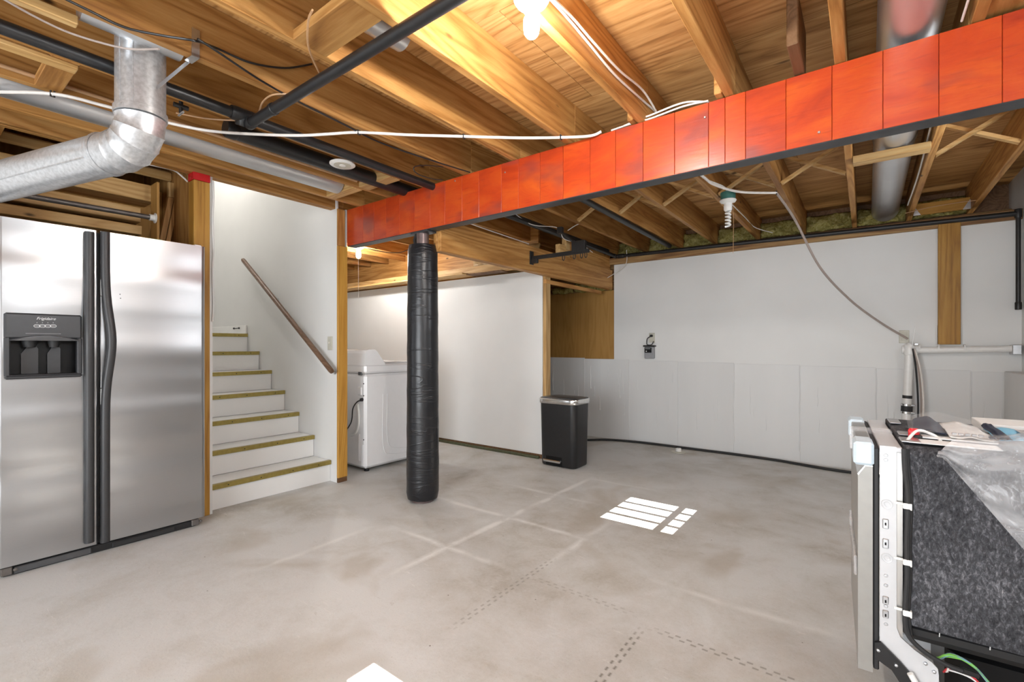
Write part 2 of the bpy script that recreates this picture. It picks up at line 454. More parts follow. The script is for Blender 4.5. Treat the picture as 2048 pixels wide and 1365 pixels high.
# ------------------------------------------------------------------ mesh building
ORIGIN = {}
class MB:
    def __init__(s):
        s.v, s.f = [], []
    def add(s, vs, fs):
        o = len(s.v)
        s.v += [tuple(p) for p in vs]
        s.f += [tuple(i+o for i in f) for f in fs]
        return s
    def box(s, lo, hi, c=0.0):
        lo = [min(a, b) for a, b in zip(lo, hi)], [max(a, b) for a, b in zip(lo, hi)]
        lo, hi = lo
        c = min(c, *[0.45*(h-l) for l, h in zip(lo, hi)])
        if c <= 0:
            x0, y0, z0 = lo; x1, y1, z1 = hi
            return s.add([(x0, y0, z0), (x1, y0, z0), (x1, y1, z0), (x0, y1, z0), (x0, y0, z1), (x1, y0, z1), (x1, y1, z1), (x0, y1, z1)],
                         [(0, 3, 2, 1), (4, 5, 6, 7), (0, 1, 5, 4), (1, 2, 6, 5), (2, 3, 7, 6), (3, 0, 4, 7)])
        vs, idx = [], {}
        for sx in (0, 1):
            for sy in (0, 1):
                for sz in (0, 1):
                    p = [(lo, hi)[k][i] for i, k in enumerate((sx, sy, sz))]
                    sg = [1 if k == 0 else -1 for k in (sx, sy, sz)]
                    for ax in range(3):
                        q = list(p)
                        for k in range(3):
                            if k != ax: q[k] += sg[k]*c
                        idx[(sx, sy, sz, ax)] = len(vs)
                        vs.append(q)
        fs = []
        for ax in range(3):
            o = [k for k in range(3) if k != ax]
            for sd in (0, 1):
                q = []
                for a, b in ((0, 0), (1, 0), (1, 1), (0, 1)):
                    k = [0, 0, 0]; k[ax] = sd; k[o[0]] = a; k[o[1]] = b
                    q.append(idx[tuple(k)+(ax,)])
                fs.append(q)
        for ax in range(3):
            o = [k for k in range(3) if k != ax]
            for a in (0, 1):
                for b in (0, 1):
                    k0 = [0, 0, 0]; k0[o[0]] = a; k0[o[1]] = b
                    k1 = list(k0); k1[ax] = 1
                    k0, k1 = tuple(k0), tuple(k1)
                    fs.append([idx[k0+(o[0],)], idx[k1+(o[0],)], idx[k1+(o[1],)], idx[k0+(o[1],)]])
        for sx in (0, 1):
            for sy in (0, 1):
                for sz in (0, 1):
                    fs.append([idx[(sx, sy, sz, ax)] for ax in range(3)])
        return s.add(vs, fs)
    def tube(s, pts, r, seg=10, cap=True, closed=False):
        pts = [Vector(p) for p in pts]
        n = len(pts)
        rs = r if isinstance(r, (list, tuple)) else [r]*n
        up = None
        vs, fs = [], []
        for i, p in enumerate(pts):
            if closed: d = pts[(i+1) % n]-pts[i-1]
            else: d = pts[min(i+1, n-1)]-pts[max(i-1, 0)]
            d = d.normalized() if d.length > 1e-9 else Vector((0, 0, 1))
            if up is None:
                up = Vector((0, 0, 1)) if abs(d.z) < 0.9 else Vector((1, 0, 0))
            a = (up-d*up.dot(d))
            a = a.normalized() if a.length > 1e-6 else d.orthogonal().normalized()
            up = a
            b = d.cross(a)
            for k in range(seg):
                t = 2*PI*k/seg
                vs.append(p+(a*math.cos(t)+b*math.sin(t))*rs[i])
        m = n if closed else n-1
        for i in range(m):
            j = (i+1) % n
            for k in range(seg):
                k2 = (k+1) % seg
                fs.append((i*seg+k, i*seg+k2, j*seg+k2, j*seg+k))
        if cap and not closed:
            fs.append(tuple(range(seg-1, -1, -1)))
            fs.append(tuple((n-1)*seg+k for k in range(seg)))
        return s.add(vs, fs)
    def lathe(s, prof, c=(0, 0, 0), seg=28, axis='z'):
        vs, fs = [], []
        for r, h in prof:
            for k in range(seg):
                t = 2*PI*k/seg
                a, b = r*math.cos(t), r*math.sin(t)
                q = {'z': (a, b, h), 'x': (h, a, b), 'y': (a, h, b)}[axis]
                vs.append((c[0]+q[0], c[1]+q[1], c[2]+q[2]))
        for i in range(len(prof)-1):
            for k in range(seg):
                k2 = (k+1) % seg
                fs.append((i*seg+k, i*seg+k2, (i+1)*seg+k2, (i+1)*seg+k))
        fs.append(tuple(range(seg)))
        fs.append(tuple((len(prof)-1)*seg+k for k in range(seg)))
        return s.add(vs, fs)
    def prism(s, poly, a0, a1, axis='y'):
        n = len(poly)
        def m(p, h):
            return {'y': (p[0], h, p[1]), 'x': (h, p[0], p[1]), 'z': (p[0], p[1], h)}[axis]
        vs = [m(p, a0) for p in poly]+[m(p, a1) for p in poly]
        fs = [tuple(range(n)), tuple(range(2*n-1, n-1, -1))]
        for i in range(n):
            j = (i+1) % n
            fs.append((i, i+n, j+n, j))
        return s.add(vs, fs)
    def loft(s, rings, cap=True):
        n = len(rings[0])
        vs = [p for r in rings for p in r]
        fs = []
        for i in range(len(rings)-1):
            for k in range(n):
                k2 = (k+1) % n
                fs.append((i*n+k, i*n+k2, (i+1)*n+k2, (i+1)*n+k))
        if cap:
            fs.append(tuple(range(n-1, -1, -1)))
            fs.append(tuple((len(rings)-1)*n+k for k in range(n)))
        return s.add(vs, fs)
    def grid(s, fn, nu, nv):
        vs = [fn(i/nu, j/nv) for i in range(nu+1) for j in range(nv+1)]
        fs = [(i*(nv+1)+j, (i+1)*(nv+1)+j, (i+1)*(nv+1)+j+1, i*(nv+1)+j+1) for i in range(nu) for j in range(nv)]
        return s.add(vs, fs)
    def build(s, name, mat, parent=None, smooth=False, label=None, local=False, thick=0.0):
        import bmesh
        if local:
            po, org = Vector((0, 0, 0)), Vector((0, 0, 0))
        else:
            po = ORIGIN.get(parent.name, Vector((0, 0, 0))) if parent else Vector((0, 0, 0))
            lo = [min(p[i] for p in s.v) for i in range(3)]
            hi = [max(p[i] for p in s.v) for i in range(3)]
            org = Vector(((lo[0]+hi[0])/2, (lo[1]+hi[1])/2, lo[2]))
        me = bpy.data.meshes.new(name)
        me.from_pydata([tuple(Vector(p)-org) for p in s.v], [], s.f)
        bm = bmesh.new()
        bm.from_mesh(me)
        bmesh.ops.recalc_face_normals(bm, faces=bm.faces)
        bm.to_mesh(me)
        bm.free()
        me.materials.append(MATS[mat])
        if smooth:
            for p in me.polygons: p.use_smooth = True
            try: me.set_sharp_from_angle(angle=math.radians(smooth if smooth is not True else 40))
            except Exception: pass
        o = bpy.data.objects.new(name, me)
        COL.objects.link(o)
        o.location = org-po
        if parent: o.parent = parent
        if not local: ORIGIN[o.name] = org
        if label: o['label'] = label
        if thick:
            md = o.modifiers.new('thick', 'SOLIDIFY'); md.thickness = thick
        return o

def tag(o, label, cat, group=None):
    o['label'] = label; o['category'] = cat
    if group: o['group'] = group
    return o
def thing(name, label, cat, loc, group=None, rz=0.0):
    o = bpy.data.objects.new(name, None)
    COL.objects.link(o)
    o.location = loc; o.rotation_euler = (0, 0, rz)
    o.empty_display_size = 0.1
    ORIGIN[o.name] = Vector(loc)
    return tag(o, label, cat, group)
def setting(name, loc=(0, 0, 0)):
    o = bpy.data.objects.new(name, None)
    COL.objects.link(o)
    o.location = loc
    o['kind'] = 'structure'
    ORIGIN[o.name] = Vector(loc)
    return o
def struct(name, mb, mat, parent=None, smooth=False):
    o = mb.build(name, mat, parent, smooth)
    if not parent: o['kind'] = 'structure'
    return o
def text(name, body, mat, size, mtx, parent=None, shear=0.0, extrude=0.0004, bold=0.0):
    cu = bpy.data.curves.new(name, 'FONT')
    cu.body = body; cu.size = size; cu.shear = shear; cu.extrude = extrude; cu.offset = bold
    cu.align_x = 'CENTER'; cu.align_y = 'CENTER'
    cu.materials.append(MATS[mat])
    tmp = bpy.data.objects.new(name, cu)
    me = bpy.data.meshes.new_from_object(tmp)
    bpy.data.objects.remove(tmp)
    o = bpy.data.objects.new(name, me)
    COL.objects.link(o)
    if parent:
        o.parent = parent
        mtx = Matrix.Translation(-ORIGIN[parent.name]) @ mtx
    o.matrix_local = mtx
    return o
def smoothpath(pts, n=8):
    pts = [Vector(p) for p in pts]
    out = []
    for i in range(len(pts)-1):
        p0 = pts[max(i-1, 0)]; p1 = pts[i]; p2 = pts[i+1]; p3 = pts[min(i+2, len(pts)-1)]
        for k in range(n):
            t = k/n
            out.append(0.5*((2*p1)+(p2-p0)*t+(2*p0-5*p1+4*p2-p3)*t*t+(3*p1-p0-3*p2+p3)*t**3))
    out.append(pts[-1])
    return out

# ================================================================== THE SETTING
JB, JT = 2.316, 2.551          # underside and top of the joists
YB = 5.40                      # back wall
YR = -2.75                     # rear wall, behind the camera
BEAM_Y0, BEAM_Y1 = 2.345, 2.43
XR = 0.99                      # right wall, upper face
XL = -3.62                     # stair / fridge wall line

fl = MB().box((-6.6, YR-0.2, -0.12), (1.3, YB+0.5, 0.0))
fl = fl.build('floor', 'concrete_floor', local=True)
fl['kind'] = 'structure'

# --- back wall: painted concrete below, drywall above, brown board in the corner
wb = setting('wall_back', (-1.0, YB, 0))
MB().box((-6.6, YB+0.02, 0), (1.3, YB+0.10, 2.233)).build('wall_core', 'rough_plate_x', wb)
MB().box((-6.6, YB+0.44, 0), (1.3, YB+0.55, 2.6)).build('foundation', 'white_concrete', wb)
seams = [-6.4, -5.2, -4.3, -3.62]
for u in (1168, 1257, 1355, 1467, 1600, 1752, 1943):
    seams.append(atY(u, 800, YB-0.03).x)
seams.append(1.0)
for i in range(len(seams)-1):
    a, b = seams[i], seams[i+1]
    d = [0.0, 0.004, 0.001, 0.005, 0.002][i % 5]
    zt = 0.985-0.014*(seams[i]+2.5)
    rr = random.Random(i)
    MB().box((a+0.0003, YB-0.016-d*0.5, 0), (b-0.0003, YB+0.02, zt), 0.0015).build('concrete_panel', 'white_concrete', wb)
    # hardened drips and form-seam ridges of paint on the concrete
    m = MB()
    m.tube(smoothpath([(b+rr.uniform(-.004, .004), YB-0.0175, zt-0.01-k*0.14) for k in range(7)], 3), 0.0055, 6)
    big = 1.7 if b < -2.0 else 1.0
    for k in range(10 if b < -2.0 else 7 if b < -1.4 else 3):
        x = rr.uniform(a+.04, b-.04); z0 = rr.uniform(0.45, 0.93); L = rr.uniform(0.08, 0.32)
        m.tube([(x+rr.uniform(-.004, .004), YB-0.0165-d*0.5, max(0.03, z0-L*q/4)) for q in range(5)], [0.001, 0.002*big, 0.003*big, 0.003*big, 0.0035*big], 6)
    m.build('paint_drip', 'white_concrete', wb, True)
x_dw = atY(1229, 600, YB).x
m = MB()
zdt = 2.165
m.box((x_dw, YB-0.012, 0.88), (XR+0.2, YB+0.02, zdt))
m.build('drywall_sheet', 'white_wall', wb)
MB().box((-4.4, YB-0.006, 0.95), (x_dw-0.002, YB+0.015, 1.845)).build('brown_board', 'brown_board', wb)
for i, (x0, x1, z0, z1) in enumerate(((-3.35, -3.05, 1.846, 1.93), (-3.02, -2.72, 1.846, 1.97), (-2.70, -2.51, 1.846, 1.90))):
    def fb0(q, t, x0=x0, x1=x1, z0=z0, z1=z1, i=i):
        return (x0+(x1-x0)*q, YB-0.02-0.04*math.sin(PI*t)**0.7-0.01*math.sin(11*q+i)*math.sin(7*t), z0+(z1-z0)*t+0.008*math.sin(9*q+i))
    o = MB().grid(fb0, 12, 6).build('insulation_batt', 'fiberglass', wb, 60)
    md = o.modifiers.new('thick', 'SOLIDIFY'); md.thickness = 0.02; md.offset = -1
MB().box((-6.5, YB-0.05, 2.155), (XR+0.2, YB+0.02, 2.235), 0.004).build('top_plate', 'rough_plate_x', wb)
MB().box((-6.5, YB+0.30, 2.255), (XR+0.2, YB+0.43, JB-0.001), 0.003).build('sill_plate', 'rough_plate_x', wb)
a, b = atY(1876, 600, YB-0.04).x, atY(1921, 600, YB-0.04).x
MB().box((a, YB-0.058, 1.165), (b, YB-0.0125, 2.225), 0.003).build('wall_stud', 'amber_lumber_z', wb, label='bare amber vertical board')
for s_, xx in ((-1, a), (1, b)):
    MB().box((xx+s_*0.008-0.006, YB-0.022, 1.165), (xx+s_*0.008+0.006, YB-0.005, 1.33), 0.002).build('drywall_edge', 'white_wall', wb)

# --- right wall with two high windows (concrete foundation below)
wr = setting('wall_right', (XR, 1.2, 0))
MB().box((XR-0.10, YR, 0), (XR+0.25, YB-0.035, 0.95), 0.006).build('concrete_base', 'white_concrete', wr)
WZ0, WZ1 = 1.66, 2.18
WINS = [(0.50, 1.07), (2.86, 3.41)]
ys = [YR]+[q for w in WINS for q in w]+[YB]
for i in range(0, len(ys), 2):
    MB().box((XR, ys[i], 0.95), (XR+0.12, ys[i+1]+(0.45 if i == 4 else 0), JT)).build('drywall_sheet', 'white_wall', wr)
for a, b in WINS:
    MB().box((XR, a, 0.95), (XR+0.12, b, WZ0)).build('drywall_sheet', 'white_wall', wr)
    MB().box((XR, a, WZ1), (XR+0.12, b, JT)).build('drywall_sheet', 'white_wall', wr)
for i, (a, b) in enumerate(WINS):
    w = setting('window_%d' % (i+1), (XR+0.08, (a+b)/2, WZ0))
    m = MB()
    for lo, hi in (((a, WZ0), (b, WZ0+0.02)), ((a, WZ1-0.02), (b, WZ1)), ((a, WZ0), (a+0.015, WZ1)), ((b-0.015, WZ0), (b, WZ1))):
        m.box((XR+0.06, lo[0], lo[1]), (XR+0.10, hi[0], hi[1]))
    m.build('window_frame', 'bright_plastic', w)
    for k in range(1, 4):
        y = a+(b-a)*k/4
        MB().box((XR+0.075, y-0.018, WZ0), (XR+0.09, y+0.018, WZ1)).build('muntin', 'bright_plastic', w)
    MB().box((XR+0.075, a, 1.80), (XR+0.09, b, 1.832)).build('muntin', 'bright_plastic', w)
    MB().box((XR+0.08, a+0.01, WZ0+0.01), (XR+0.083, b-0.01, WZ1-0.01)).build('pane', 'clear_glass', w)

# --- rear wall behind the camera, with a glazed door added for fill light
wv = setting('wall_rear', (-1, YR, 0))
for lo, hi in (((-6.6, 0), (-2.25, JT)), ((0.45, 0), (1.3, JT)), ((-2.25, 2.08), (0.45, JT))):
    MB().box((lo[0], YR-0.12, lo[1]), (hi[0], YR, hi[1])).build('drywall_sheet', 'rear_wall', wv)
d1 = setting('added_door_1', (-0.9, YR-0.08, 0))
m = MB()
for x in (-2.25, -1.36, -0.46, 0.38):
    m.box((x, YR-0.11, 0), (x+0.07, YR-0.05, 2.08))
m.box((-2.25, YR-0.11, 2.0), (0.45, YR-0.05, 2.08)).box((-2.25, YR-0.11, 0), (0.45, YR-0.05, 0.1))
m.build('added_door_frame', 'bright_plastic', d1)
MB().box((-2.22, YR-0.09, 0.05), (0.42, YR-0.085, 2.05)).build('pane', 'clear_glass', d1)

# --- left side: fridge alcove, stairwell walls, laundry

struct('wall_left', MB().box((-3.74, YR, 0), (XL, 0.20, JT)), 'white_wall')
wa = setting('wall_alcove', (-4.6, 0.7, 0))
MB().box((-4.72, 0.10, 0), (-4.6, 1.25, JT)).build('wall_panel', 'brown_board', wa)
MB().box((-4.6, 0.10, 0), (XL, 0.20, JT)).build('wall_panel', 'brown_board', wa)
ws = setting('wall_stair_left', (-5, 1.28, 0))
MB().box((-6.5, 1.312, 0), (-3.575, 1.330, 3.9)).build('drywall_sheet', 'white_wall', ws)
MB().box((-6.5, 1.222, 0), (-3.66, 1.312, 3.9)).build('wall_framing', 'lumber_z', ws)
wsr = setting('wall_stair_right', (-5, 2.3, 0))
STY = 2.262
MB().box((-6.5, STY, 0), (-3.552, STY+0.014, 3.9)).build('drywall_sheet', 'white_wall', wsr)
MB().box((-6.5, STY+0.016, 0), (-3.60, 2.345, 3.9)).build('wall_framing', 'lumber_z', wsr)
MB().box((-6.5, 2.347, 0), (-3.552, 2.36, 2.32)).build('drywall_sheet', 'white_wall', wsr)
struct('wall_stair_end', MB().box((-6.62, 1.2, 0), (-6.5, YB+0.2, 3.9)), 'white_wall')
struct('ceiling_stairwell', MB().box((-6.6, 1.2, 3.9), (-3.55, 2.4, 4.0)), 'white_wall')
struct('wall_stairwell_front', MB().box((-3.66, 1.33, JT), (-3.60, STY, 3.9)), 'white_wall')
# corner posts at the foot of the stairs
po = thing('corner_post', 'bare amber wall stud at the right side of the stair foot, under the beam end', 'wall stud', (-3.55, 2.31, 0))
MB().box((-3.592, STY+0.001, 0.04), (-3.532, 2.352, 1.997), 0.003).build('stud', 'amber_lumber_z', po)
MB().box((-3.592, STY+0.001, 1.999), (-3.542, 2.335, 2.31), 0.003).build('stud_top', 'lumber_z', po)
MB().box((-3.592, STY+0.002, 0.0), (-3.534, 2.35, 0.039), 0.002).build('stud_foot', 'dark_lumber_y', po)
po = thing('corner_post', 'bare amber wall stud with red top between fridge and stairs', 'wall stud', (-3.6, 1.26, 0))
MB().box((-3.65, 1.214, 0.0), (-3.562, 1.310, 2.262), 0.003).build('stud', 'amber_lumber_z', po)
MB().box((-3.65, 1.210, 2.263), (-3.560, 1.311, 2.312), 0.001).build('red_band', 'red_tape', po, label='red painted top end')
m = MB()
m.tube(smoothpath([(-3.56, 1.328+0.003*math.sin(k*2.1), 2.28-k*0.12) for k in range(9)], 3), 0.006, 6)
m.build('paper_edge', 'white_wall', po, True)

# --- laundry partition and the dropped header above it
LY = 4.0
wl = setting('wall_laundry', (-4.3, LY, 0))
xe = -2.625
MB().box((-6.5, LY, 0.045), (xe-0.012, LY+0.013, 1.93)).build('drywall_sheet', 'white_wall', wl)
MB().box((xe-0.012, LY-0.001, 0.045), (xe, LY+0.05, 1.93), 0.002).build('drywall_edge', 'white_wall', wl)
MB().box((xe+0.002, LY+0.004, 0.0), (xe+0.040, LY+0.09, 1.90), 0.003).build('stud', 'pale_lumber_z', wl)
MB().box((-6.5, LY+0.004, 0.0), (xe+0.04, LY+0.09, 0.044), 0.003).build('bottom_plate', 'dark_lumber_y', wl)
MB().box((-6.5, LY+0.014, 1.90), (xe+0.04, LY+0.09, 1.938), 0.003).build('top_plate', 'lumber_x', wl)
MB().box((-6.4, LY+0.09, 0.05), (-4.5, LY+0.10, 1.95)).build('brown_board', 'brown_board', wl)
# floor-edge strip at the foot of the partition
tag(MB().box((-4.25, LY-0.03, 0.0), (xe-0.03, LY-0.002, 0.028), 0.006).build('floor_trim', 'hose_green'), 'dark olive strip on the floor along the white partition foot', 'floor trim')

HX = -2.495
hd = thing('header_beam', 'wide golden wooden header running from the red beam to the back wall', 'beam', (HX, 3.9, 1.85))
MB().box((HX-0.038, 2.44, 1.852), (HX, YB-0.02, 2.088), 0.003).build('board', 'lumber_y', hd)
MB().box((HX-0.078, 2.44, 1.852), (HX-0.040, YB-0.02, 2.088), 0.003).build('board', 'lumber_y', hd)
MB().box((HX-0.065, 4.35, 2.09), (HX-0.027, YB-0.03, 2.31), 0.003).build('upper_board', 'lumber_y', hd)
MB().box((HX-0.12, 4.0, 1.79), (HX-0.085, 5.25, 1.83), 0.003).build('lower_rail', 'lumber_y', hd)
for y0, y1, z0, z1 in ((4.12, 4.24, 2.09, 2.20), (4.25, 4.33, 2.09, 2.29)):
    MB().box((HX-0.05, y0, z0), (HX+0.004, y1, z1), 0.003).build('block', 'pale_lumber_y', hd)

# ================================================================== CEILING
ce = setting('ceiling', (-2, 1.5, JB))
MB().box((-3.66, YR-0.1, JT+0.016), (1.3, 2.39, JT+0.04)).box((-6.6, 2.33, JT+0.017), (1.3, YB+0.55, JT+0.041)).box((-6.6, YR-0.1, JT+0.018), (-3.6, 1.31, JT+0.042)).build('subfloor', 'plywood', ce)
def sheets(x0, x1, y0, y1, sx=2.44, sy=1.22, oy=0.0):
    y = y0; r = 0
    while y < y1-0.01:
        ye = min(y1, y+sy if r or not oy else y+oy)
        x = x0; first = True
        while x < x1-0.01:
            w = sx*0.5 if (first and r % 2) else sx
            xe_ = min(x1, x+w); first = False
            MB().box((x+0.0015, y+0.0015, JT), (xe_-0.0015, ye-0.0015, JT+0.015)).build('plywood_sheet', 'plywood', ce)
            x = xe_
        y = ye; r += 1
sheets(-3.66, 1.25, YR, 2.37, oy=0.62)
sheets(-6.5, 1.25, 2.372, YB+0.42, oy=0.86)
sheets(-4.7, -3.66, YR, 1.31)
near = [-3.365, -2.975, -2.58, -2.168, -1.752, -1.362, -0.930, -0.505, -0.082, 0.324, 0.735]
for i, x in enumerate(near):
    dx = 0.0
    MB().box((x-0.019+dx, YR, JB), (x+0.019+dx, 2.3885, JT), 0.0025).build('joist', 'lumber_y', ce)
for x in (-3.628, -3.590):
    MB().box((x-0.019, YR if x > -3.6 else 0.2, JB-0.005), (x+0.017, 2.34, JT), 0.0025).build('joist', 'lumber_y', ce)
far = list(near)
for x in far+[-3.78, -4.19, -4.70, -5.06, -5.42, -5.83, -6.24]:
    MB().box((x-0.019, 2.389 if x > -3.7 else 2.365, JB), (x+0.019, YB+0.40, JT), 0.0025).build('joist', 'lumber_y', ce)
# joists over the fridge alcove
for y in (0.35, 0.76):
    MB().box((-4.58, y-0.019, JB), (-3.65, y+0.019, JT), 0.0025).build('joist', 'lumber_x', ce)
# blocking and cross bridging
blocks = [(-1.736, -1.381, 0.92, 1.06, JB, JB+0.038), (-2.956, -2.599, 0.385, 0.475, JB-0.002, JB+0.036), (-2.956, -2.599, 2.06, 2.15, JB-0.004, JB+0.085),
          (-3.346, -2.994, 2.04, 2.12, JB-0.004, JB+0.085)]
for x0, x1, y0, y1, z0, z1 in blocks:
    MB().box((x0, y0, z0), (x1, y1, z1), 0.003).build('blocking', 'lumber_x' if z1 < JB+0.05 else 'pale_lumber_x', ce)
YBR = 3.86
def diag(x0, z0, x1, z1, y):
    m = MB()
    d = Vector((x1-x0, 0, z1-z0)).normalized(); nrm = Vector((-d.z, 0, d.x))*0.010
    a, b = Vector((x0, 0, z0)), Vector((x1, 0, z1))
    m.prism([((a+nrm).x, (a+nrm).z), ((b+nrm).x, (b+nrm).z), ((b-nrm).x, (b-nrm).z), ((a-nrm).x, (a-nrm).z)], y, y+0.038)
    m.build('bridging', 'pale_lumber_x', ce)
for i in range(3, len(far)-1):
    a, b = far[i]+0.021, far[i+1]-0.021
    if i == 8:
        MB().box((a, 3.58, JB-0.03), (b, 3.67, JB+0.010), 0.002).build('blocking', 'pale_lumber_x', ce)
        continue
    diag(a, JB+0.012, b, JT-0.012, YBR)
    diag(a, JT-0.012, b, JB+0.012, YBR+0.042)
# near-side nailers on top of / beside the beam, and lath strips under joists
MB().box((-0.245, 2.10, JB+0.002), (-0.205, 2.40, JB+0.20), 0.004).build('blocking', 'dark_lumber_y', ce)
for x in (-0.930-0.037, -0.505-0.037):
    MB().box((x-0.019, 2.30, JB+0.002), (x+0.014, 2.43, JB+0.10), 0.004).build('blocking', 'lumber_y', ce)
MB().box((-2.31, YR, JB-0.002), (-2.272, 0.41, JB+0.030), 0.003).build('lath_strip', 'pale_lumber_y', ce)
MB().box((-2.66, YR, JB-0.020), (-2.602, 0.47, JB-0.002), 0.003).build('lath_strip', 'pale_lumber_y', ce)
MB().box((0.33, 0.4, JB+0.01), (0.70, 2.42, JB+0.05), 0.003).build('blocking', 'lumber_y', ce)
# rim: fiberglass batts between the far joists at the back wall, one short board with steel corner brackets
MB().box((-6.5, YB+0.402, JB), (1.2, YB+0.43, JT)).build('rim_board', 'dark_lumber_y', ce)
allfar = sorted(far+[-3.78, -4.19, -4.70, -5.06])
batt_i = 0
bt = []
for a, b in zip(allfar[:-1], allfar[1:]):
    if b-a < 0.1: continue
    rr = random.Random(int(a*1000))
    ph = rr.uniform(0, 9)
    def fn(s, t, a=a, b=b, ph=ph):
        x = a+0.022+(b-a-0.044)*s
        z = JB+0.008+0.17*t
        bul = math.sin(PI*min(1, max(0, t)))**0.6*0.05+0.03*math.sin(9*s+ph)*math.sin(6*t+ph)+0.015*math.sin(23*s+ph*2)*math.sin(17*t)
        return (x, YB+0.36-max(0, bul)-0.04*(1-t), z)
    o = MB().grid(fn, 16, 8).build('insulation_batt', 'fiberglass', ce, 60)
    md = o.modifiers.new('thick', 'SOLIDIFY'); md.thickness = 0.03; md.offset = -1
p0, p1 = atY(1850, 420, YB-0.09), atY(1962, 410, YB-0.09)
MB().box((far[9]+0.022, YB+0.10, JB+0.004), (far[10]-0.022, YB+0.138, JB+0.10), 0.003).build('blocking', 'amber_lumber_x', ce)
for x, sg in ((far[9]+0.021, 1), (far[10]-0.021, -1)):
    MB().prism([(x, JB-0.002), (x+sg*0.05, JB-0.002), (x+sg*0.008, JB+0.075), (x, JB+0.075)], YB+0.093, YB+0.098).build('steel_bracket', 'zinc', ce)

# ================================================================== RED BEAM
bmz0, bmz1 = 1.995, JB-0.002
BX0 = -3.528
bmz0 = 2.0
beam = thing('red_beam', 'long red painted ceiling beam with dark steel underside', 'beam', (-1.2, 2.39, bmz0))
us = [700, 726, 748, 772, 799, 829, 860, 890, 924, 958, 1003, 1037, 1080, 1126, 1180, 1231, 1286, 1349, 1417, 1450, 1491, 1572, 1664, 1766, 1878, 2005]
sx_ = [BX0]+[atY(u, 300, BEAM_Y0).x for u in us[1:]]
while sx_[-1] < XR+0.1: sx_.append(sx_[-1]+0.17)
MB().box((BX0+0.001, BEAM_Y0+0.012, bmz0+0.012), (XR+0.2, BEAM_Y1, bmz1)).build('core', 'beam_steel', beam)
for a, b in zip(sx_[:-1], sx_[1:]):
    d = random.uniform(-.0006, .0006)
    MB().box((a+0.0007, BEAM_Y0+d, bmz0+0.004), (b-0.0007, BEAM_Y0+0.013, bmz1-0.001), 0.0015).build('red_panel', 'red_paint', beam)
MB().box((BX0, BEAM_Y0+0.002, bmz0), (XR+0.2, BEAM_Y1+0.003, bmz0+0.014), 0.003).build('steel_flange', 'beam_steel', beam, label='dark steel underside')
for u, v in ((1638, 265), (1410, 235), (1010, 345), (853, 365), (910, 362)):
    p = atY(u, v, BEAM_Y0)
    MB().lathe([(0.0, -0.004), (0.004, -0.004), (0.006, -0.001), (0.006, 0.002)], (p.x, BEAM_Y0, p.z), 10, 'y').build('nail_head', 'zinc', beam, True)

# padded column
cx, cy = -2.64, 2.395
pc = thing('padded_column', 'steel support column wrapped in a black vinyl pad under the red beam', 'column', (cx, cy, 0))
MB().lathe([(0.0, 0.0), (0.085, 0.0), (0.085, 0.012), (0.046, 0.014), (0.046, 1.985), (0.046, 1.998)], (cx, cy, 0), 28).build('steel_column', 'column_steel', pc, 40)
rings = []
for i in range(41):
    z = 0.022+1.878*i/40
    R_ = 0.119-0.010*(i/40)**2
    ring = []
    for k in range(40):
        t = 2*PI*k/40
        w = 0.0007*math.sin(2*t+z*3)+0.0008*math.sin(2*t-z*23)+0.0007*math.sin(3*t+z*41)
        e = 0.010 if i in (0, 40) else 0
        ring.append((cx+(R_+w-e)*math.cos(t), cy+(R_+w-e)*math.sin(t), z))
    rings.append(ring)
MB().loft(rings).build('vinyl_pad', 'padded_vinyl', pc, 50)
MB().box((cx-0.012, cy+0.105, 0.05), (cx+0.012, cy+0.118, 1.88), 0.002).build('pad_seam', 'black_plastic', pc)
MB().box((cx-0.08, cy-0.05, 1.988), (cx+0.10, cy+0.045, 1.9995), 0.002).build('cap_plate', 'beam_steel', pc)
MB().tube(smoothpath([(cx-0.06, cy-0.005, 1.985), (cx-0.072, cy-0.01, 1.95), (cx-0.060, cy-0.01, 1.915)], 5), [0.016]*11, 8).build('clamp', 'black_iron', pc, True)

# ================================================================== STAIRS
st = thing('staircase', 'white painted stairs with brass nosing strips rising beside the fridge', 'stairs', (-4.4, 1.8, 0))
SY0, SY1 = 1.345, STY-0.003
RISE, RUN = 0.1835, 0.2565
for i in range(7):
    xn = -3.625-RUN*i; zt = RISE*(i+1)-0.006
    z0 = 0.0 if i == 0 else RISE*i-0.006
    MB().box((xn-0.045, SY0, z0+0.001), (xn-0.022, SY1, zt-0.0265), 0.001).build('riser', 'stair_white', st)
    if i < 6: MB().box((xn-RUN-0.022, SY0, zt-0.026), (xn-0.002, SY1, zt), 0.004).build('tread', 'stair_white', st)
    else: MB().box((-6.48, SY0, zt-0.026), (xn-0.002, SY1, zt), 0.004).build('landing', 'stair_white', st)
    ns = MB().box((xn-0.032, SY0+0.004, zt+0.0005), (xn+0.001, SY1-0.004, zt+0.0035), 0.0008)
    ns.box((xn-0.0015, SY0+0.004, zt-0.031), (xn+0.0015, SY1-0.004, zt+0.003), 0.0006)
    o = ns.build('nosing_strip', 'olive_brass', st)
    for k in range(4):
        y = SY0+0.1+(SY1-SY0-0.2)*k/3+random.uniform(-.02, .02)
        MB().lathe([(0.0, 0.003), (0.004, 0.0028), (0.0045, 0.0016)], (xn, y, zt-0.014), 8, 'x').build('screw', 'dark_rubber', o)
zl = RISE*7-0.006
MB().box((-6.45, STY-0.018, zl), (-5.19, STY-0.004, zl+0.092), 0.003).build('baseboard', 'stair_white', st)
